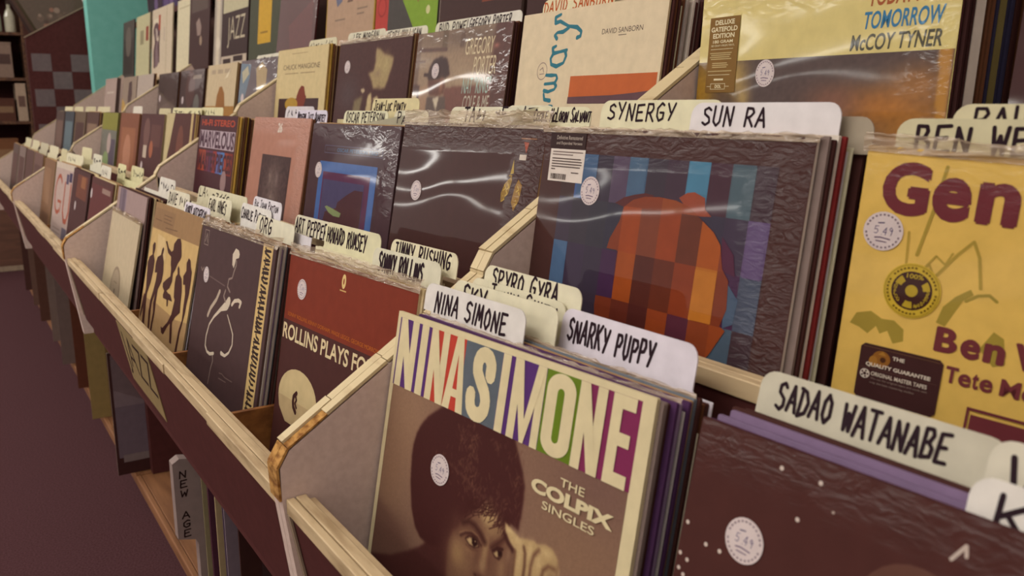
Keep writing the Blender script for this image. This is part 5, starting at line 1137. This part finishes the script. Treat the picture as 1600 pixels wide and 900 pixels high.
# ------------------------------------------------------------------ the drawn sign on the front board
fy = lambda s: (.2245 + .1832 * s * .983, -.3505 - s * .983)
r = empty('section_sign', (-1.43, .24, -.41)); tag(r, 'yellowed hand-drawn sign with four block capitals on the dark front board', 'sign')
lw = lambda x, s, o=0: (x + 1.43, fy(s)[0] - .24 - .0016 - o, fy(s)[1] + .41)
b = MB(); M_SIGN = mat('#8f7a52', 'paper')
c0 = [lw(-1.555, .112), lw(-1.300, .112), lw(-1.300, .004), lw(-1.555, .004)]
b.poly(c0, M_SIGN); b.poly([(x, y + .001, z) for x, y, z in c0][::-1], M_SIGN)
for i in range(4):
    p, q = c0[i], c0[(i + 1) % 4]; b.poly([p, (p[0], p[1] + .001, p[2]), (q[0], q[1] + .001, q[2]), q], M_SIGN)
b.build('sign_card', r)
b = MB(); V, F, _ = text_geo('JAZZ', -.012)
b.mesh([lw(-1.545 + .235 * x, .098 - .080 * y, .0003) for x, y in V], F, mat('#3a2724', 'ink')); b.build('lettering', r)['label'] = 'dark outlined block capitals'

# ------------------------------------------------------------------ records filed sideways on the low shelf
def filed(x, y, col, label, lean=0.0, h=.312, t=.004, group=None, cover=None, yaw=0, edge=None):
    """a record standing across the shelf, its edge to the aisle and its cover towards the near end"""
    o = bpy.data.objects.new('record_sleeve', sleeve_mesh(.312, h, t, (col, 'card'), edge or col)); COL.objects.link(o)
    # local x -> depth, local -y (cover side) -> +X
    l = R(lean)
    ux = Vector((math.sin(R(yaw)), math.cos(R(yaw)), 0)); uz = Vector((-math.sin(l), 0, math.cos(l))); uy = uz.cross(ux)
    o.matrix_world = Matrix(((ux.x, uy.x, uz.x, x), (ux.y, uy.y, uz.y, y), (ux.z, uy.z, uz.z, -.8885 + ZO), (0, 0, 0, 1)))
    tag(o, label, 'record', group); o['cw'] = .312; o['ch'] = h
    if cover:
        a = Art(.312, h, 'print', 1); cover(a); a.build('cover_print', o)
    return o
def c_dark(a):
    a.rect(.002, .002, .998, .998, '#3f2422').rect(.02, .02, .98, .42, '#6d5a5c').up().pg([(.02, .3), (.25, .42), (.98, .36), (.98, .44), (.02, .44)], '#7a686c').rect(.02, .44, .28, .86, '#6a5a62').rect(.34, .44, .98, .98, '#40231f').up().rect(.05, .84, .3, .9, '#7a6a68').disc(.55, .7, .08, '#5d4340').disc(.45, .88, .06, '#57403c').line([(.6, .8), (.8, .7)], .03, '#6d4534').line([(.15, .12), (.5, .16)], .015, '#54434a').line([(.3, .2), (.7, .24)], .015, '#54434a')
filed(-2.186, .287, '#3f2422', 'dark record standing across the low shelf, its sleeve cover turned to the near end', cover=c_dark, edge='#7d6a60')
def c_yel(a): a.rect(.002, .002, .998, .998, '#6f5638').rect(.002, .002, .16, .998, '#8a7448').up().rect(.3, .1, .9, .14, '#5d4730').rect(.5, .78, .9, .9, '#4a3430'); 
filed(-2.65, .295, '#7d6840', 'olive-yellow record standing across the low shelf, left of the dark one', cover=c_yel, edge='#8a7448')
rn = random.Random(21)
for k, (x, y, c, l) in enumerate(((-2.225, .31, '#7a6a60', 'grey edged record just behind the dark one on the low shelf'), (-2.42, .33, '#a08a62', 'cream edged record between the olive and dark ones on the low shelf'), (-2.70, .305, '#8d7a6a', 'pale record just left of the olive-yellow one on the low shelf'),
        (-2.80, .33, '#4a2a26', 'dark brown record left of the pale one on the low shelf'), (-2.98, .30, '#5d3426', 'red-brown record on the low shelf under the two-red-letter cover'), (-3.02, .32, '#3d2422', 'black record beside the red-brown one on the low shelf'),
        (-3.30, .292, '#6d5a54', 'grey record on the low shelf, third unit from the near end'), (-3.36, .31, '#5a3b34', 'brown record behind the grey one on the low shelf'), (-3.66, .30, '#75625a', 'mauve-grey record on the low shelf near the third upright'),
        (-4.05, .295, '#57392f', 'brown record on the low shelf of the farthest unit'), (-4.4, .30, '#6a4f44', 'dull tan record on the low shelf of the farthest unit'), (-4.8, .30, '#4c302b', 'dark record on the low shelf by the far end'))):
    filed(x, y, c, l, cover=lambda a, c=c: a.rect(.15, .15, .85, .8, '#4a3330').up().disc(.5, .45, .2, c))
r = empty('divider_card', (-1.395, .292, -.889)); tag(r, 'grey divider card lettered NEW AGE downward, standing across the low shelf', 'divider card')
M_NA = mat('#8d7a74', 'paper'); b = MB()
b.prism([(0, 0), (.30, 0), (.30, .300), (.012, .327), (-.020, .333), (-.031, .326), (-.031, .195), (-.004, .188), (0, .180)], -.011, .011, M_NA); b.build('card_sheet', r)
b = MB()
for k, ch in enumerate('NEW AGE'):
    if ch != ' ': hand(b, ch, -.022, .300 - k * .0165 - (.004 if k > 2 else 0), .011, .0115, .0022, mat('#33211f', 'ink'), lambda x, z: (.0113, x, z))
b.build('handwriting', r)['label'] = 'dark capitals written one below another'
for k, (x, y, c, l) in enumerate(((-1.366, .300, '#8d8060', 'cream edged record tight against the lettered grey card on the low shelf'), (-1.352, .305, '#4a2a30', 'plum record on the low shelf, second from the lettered card'), (-1.335, .302, '#4f2c3a', 'wine-red record on the low shelf, third from the lettered card'),
        (-1.318, .31, '#3d2422', 'black record on the low shelf, fourth from the lettered card'), (-1.285, .300, '#a5906c', 'cream record in worn plastic on the low shelf, right of the lettered card'), (-1.268, .306, '#4b3a4c', 'slate violet record on the low shelf beside the worn cream one'),
        (-1.235, .300, '#7a6a72', 'thin lilac-grey record leaning on the low shelf below the wide cream rail'), (-1.20, .31, '#3f2522', 'last dark record on the low shelf before the frame edge'))):
    filed(x, y, c, l, cover=lambda a, c=c: a.rect(.1, .1, .9, .9, '#43302f'))

# ------------------------------------------------------------------ things beyond the far end of the bins
r = empty('checkered_panel', (-5.70, .715, -ZO)); tag(r, 'black end panel with grey checker squares and a sloping top, left of the teal wall', 'panel')
b = MB(); q = [(-.22, .001), (.112, .001), (.112, 1.515), (-.205, 1.335), (-.22, 1.32)]
b.prism(q, -.012, .012, M_BLACK); b.build('panel_board', r)
b = MB()
for i in range(3):
    for j in range(8):
        if (i + j) % 2 == 0: y0 = -.200 + i * .100; z0 = 1.145 - j * .098; b.poly([(.0128, y0, z0), (.0128, y0 + .098, z0), (.0128, y0 + .098, z0 + .096), (.0128, y0, z0 + .096)], M_GREYSQ)
b.build('checker_squares', r)['label'] = 'grey checker squares'
b = MB(); b.prism([(-.222, 1.325), (.113, 1.516), (.113, 1.522), (-.224, 1.331)], -.016, .016, M_STRIP); b.build('edge_trim', r)
# rack behind the panel with its records, and the crowded shelf to the left of it
r = empty('side_rack', (-6.25, .62, -ZO)); tag(r, 'dark sloping record rack behind the checkered panel', 'rack')
b = MB(); b.prism([(-.03, .001), (.30, .001), (.30, 1.50), (-.03, 1.335)], -.42, .42, M_BLACK); b.build('rack_body', r)
rr = random.Random(8)
for k, (x, c, l) in enumerate(((-5.95, '#5f5044', 'pale speckled record on the rack behind the checkered panel'), (-6.08, '#4f4534', 'olive-brown record on the rack behind the checkered panel'), (-6.22, '#5a453c', 'tan brown record on the rack behind the checkered panel'), (-6.36, '#4a3a36', 'dark record on the rack behind the checkered panel'))):
    o = bpy.data.objects.new('record_sleeve', sleeve_mesh(.312, .312, .005, (c, 'sleeve'), c)); COL.objects.link(o)
    l = R(26); ux = Vector((0, math.cos(l), math.sin(l))); uz = Vector((-.10, -math.sin(l), math.cos(l))).normalized(); uy = uz.cross(ux)
    bs = Vector((x, .60, 1.358)); o.matrix_world = Matrix(((ux.x, uy.x, uz.x, bs.x), (ux.y, uy.y, uz.y, bs.y), (ux.z, uy.z, uz.z, bs.z), (0, 0, 0, 1)))
    tag(o, l if False else ('pale speckled', 'olive-brown', 'tan brown', 'dark')[k] + ' record standing on the sloping rack behind the checkered panel', 'record')
    a = Art(.312, .312, 'sleeve', 2)
    for _ in range(16): a.disc(rr.uniform(.1, .9), rr.uniform(.66, .93), rr.uniform(.02, .06), rr.choice(('#8d7868', '#6d5a4c', '#56443a', '#8f6654')))
    a.build('cover_print', o)
M_DARKWOOD = surf_mat('dark_shelf_wood', '#4c3226', '#6a4a34', (8, 60, 60), .7)
r = empty('wall_rack', (-7.1, .38, -ZO)); tag(r, 'crowded dark shelf unit at the far end, left of the checkered panel', 'shelf unit')
for k, z in enumerate((.02, .50, .83, 1.12, 1.42, 1.72)):
    b = MB(); b.box(-.18, .18, -.30, .20, z, z + .02, M_DARKWOOD, c=.002); b.build('shelf_board', r)
b = MB(); b.box(-.19, -.18, -.30, .20, .001, 1.95, M_BLACK); b.build('back_panel', r)
for y in (-.31, .20):
    b = MB(); b.box(-.19, .19, y, y + .015, .001, 1.95, M_DARKWOOD, c=.002); b.build('upright', r)
def bottle(x, y, z, c, label):
    b = MB(); n = 14; prof = [(.0, 0), (.032, 0), (.034, .01), (.034, .10), (.024, .135), (.012, .155), (.012, .18), (.015, .18), (.015, .205), (0, .205)]
    v = [(rr_ * math.cos(a), rr_ * math.sin(a), zz) for rr_, zz in prof for a in np.arange(n) * 2 * math.pi / n]
    f = [(i * n + j, i * n + (j + 1) % n, (i + 1) * n + (j + 1) % n, (i + 1) * n + j) for i in range(len(prof) - 1) for j in range(n)]
    r_ = empty('bottle', (x, y, z)); tag(r_, label, 'bottle'); 
    b.mesh(v, [q for q in f if max(q) < 7 * n], mat(c, 'sleeve')); b.build('bottle_body', r_)
    b = MB(); b.mesh(v, [q for q in f if min(q) >= 6 * n], mat('#4a3a34', 'card')); b.build('bottle_cap', r_)
bottle(-6.96, .475, .7915, '#a9b49a', 'pale green bottle on the highest board of the far shelf unit, nearest the rack')
bottle(-6.96, .38, .7915, '#9aa08c', 'grey-green bottle beside the pale green one on the highest board')
bottle(-6.96, .525, .4915, '#b5b09a', 'cream bottle on the second highest board of the far shelf unit')
bottle(-6.96, .44, .4915, '#a5ab94', 'dull green bottle left of the cream one on the second highest board')
def carton(x, y, z, sx, sy, sz, c, label, band):
    r_ = empty('carton', (x, y, z)); tag(r_, label, 'box')
    b = MB(); b.box(-sx / 2, sx / 2, -sy / 2, sy / 2, 0, sz, mat(c, 'card'), c=.003); b.build('carton_body', r_)
    b = MB(); b.poly([(sx / 2 + .001, -sy / 2 + .01, sz * .4), (sx / 2 + .001, sy / 2 - .01, sz * .4), (sx / 2 + .001, sy / 2 - .01, sz * .7), (sx / 2 + .001, -sy / 2 + .01, sz * .7)], mat(band, 'paper')); b.build('paper_label', r_)
    b = MB(); b.box(-sx / 2 - .002, sx / 2 + .002, -sy / 2 - .002, sy / 2 + .002, sz, sz + .012, mat(c, 'card'), c=.003); b.build('carton_lid', r_)
carton(-7.02, .30, .191, .2, .13, .16, '#6d2d2a', 'dark red box on the third highest board of the far shelf unit', '#8d776a')
carton(-7.02, .45, .191, .2, .12, .22, '#8a7466', 'grey-brown box beside the dark red one on the far shelf unit', '#54403a')
carton(-7.02, .54 , -.099, .2, .06, .24, '#b09a84', 'tall pale box on the fourth board of the far shelf unit', '#6d544a')
carton(-7.02, .43, -.099, .2, .13, .14, '#5a3b30', 'dark brown box on the fourth board of the far shelf unit', '#84684e')
carton(-7.02, .38, -.429, .2, .22, .20, '#7a5238', 'wide brown box low on the far shelf unit', '#8d6a4c')
r = empty('low_cabinet', (-6.0, .30, -ZO)); tag(r, 'low brown cabinet on the carpet beyond the last bin', 'cabinet')
b = MB(); b.box(-.2, .2, -.5, .12, .03, .48, surf_mat('cabinet_brown', '#5f4033', '#6d4a3a', (8, 8, 40), .7), c=.004); b.build('cabinet_body', r)
b = MB(); b.box(-.19, .205, -.5, .12, .001, .03, M_STRIP); b.build('plinth', r)
b = MB(); b.box(-.21, .21, -.51, .13, .48, .50, M_SHELF, c=.003); b.build('cabinet_top', r)
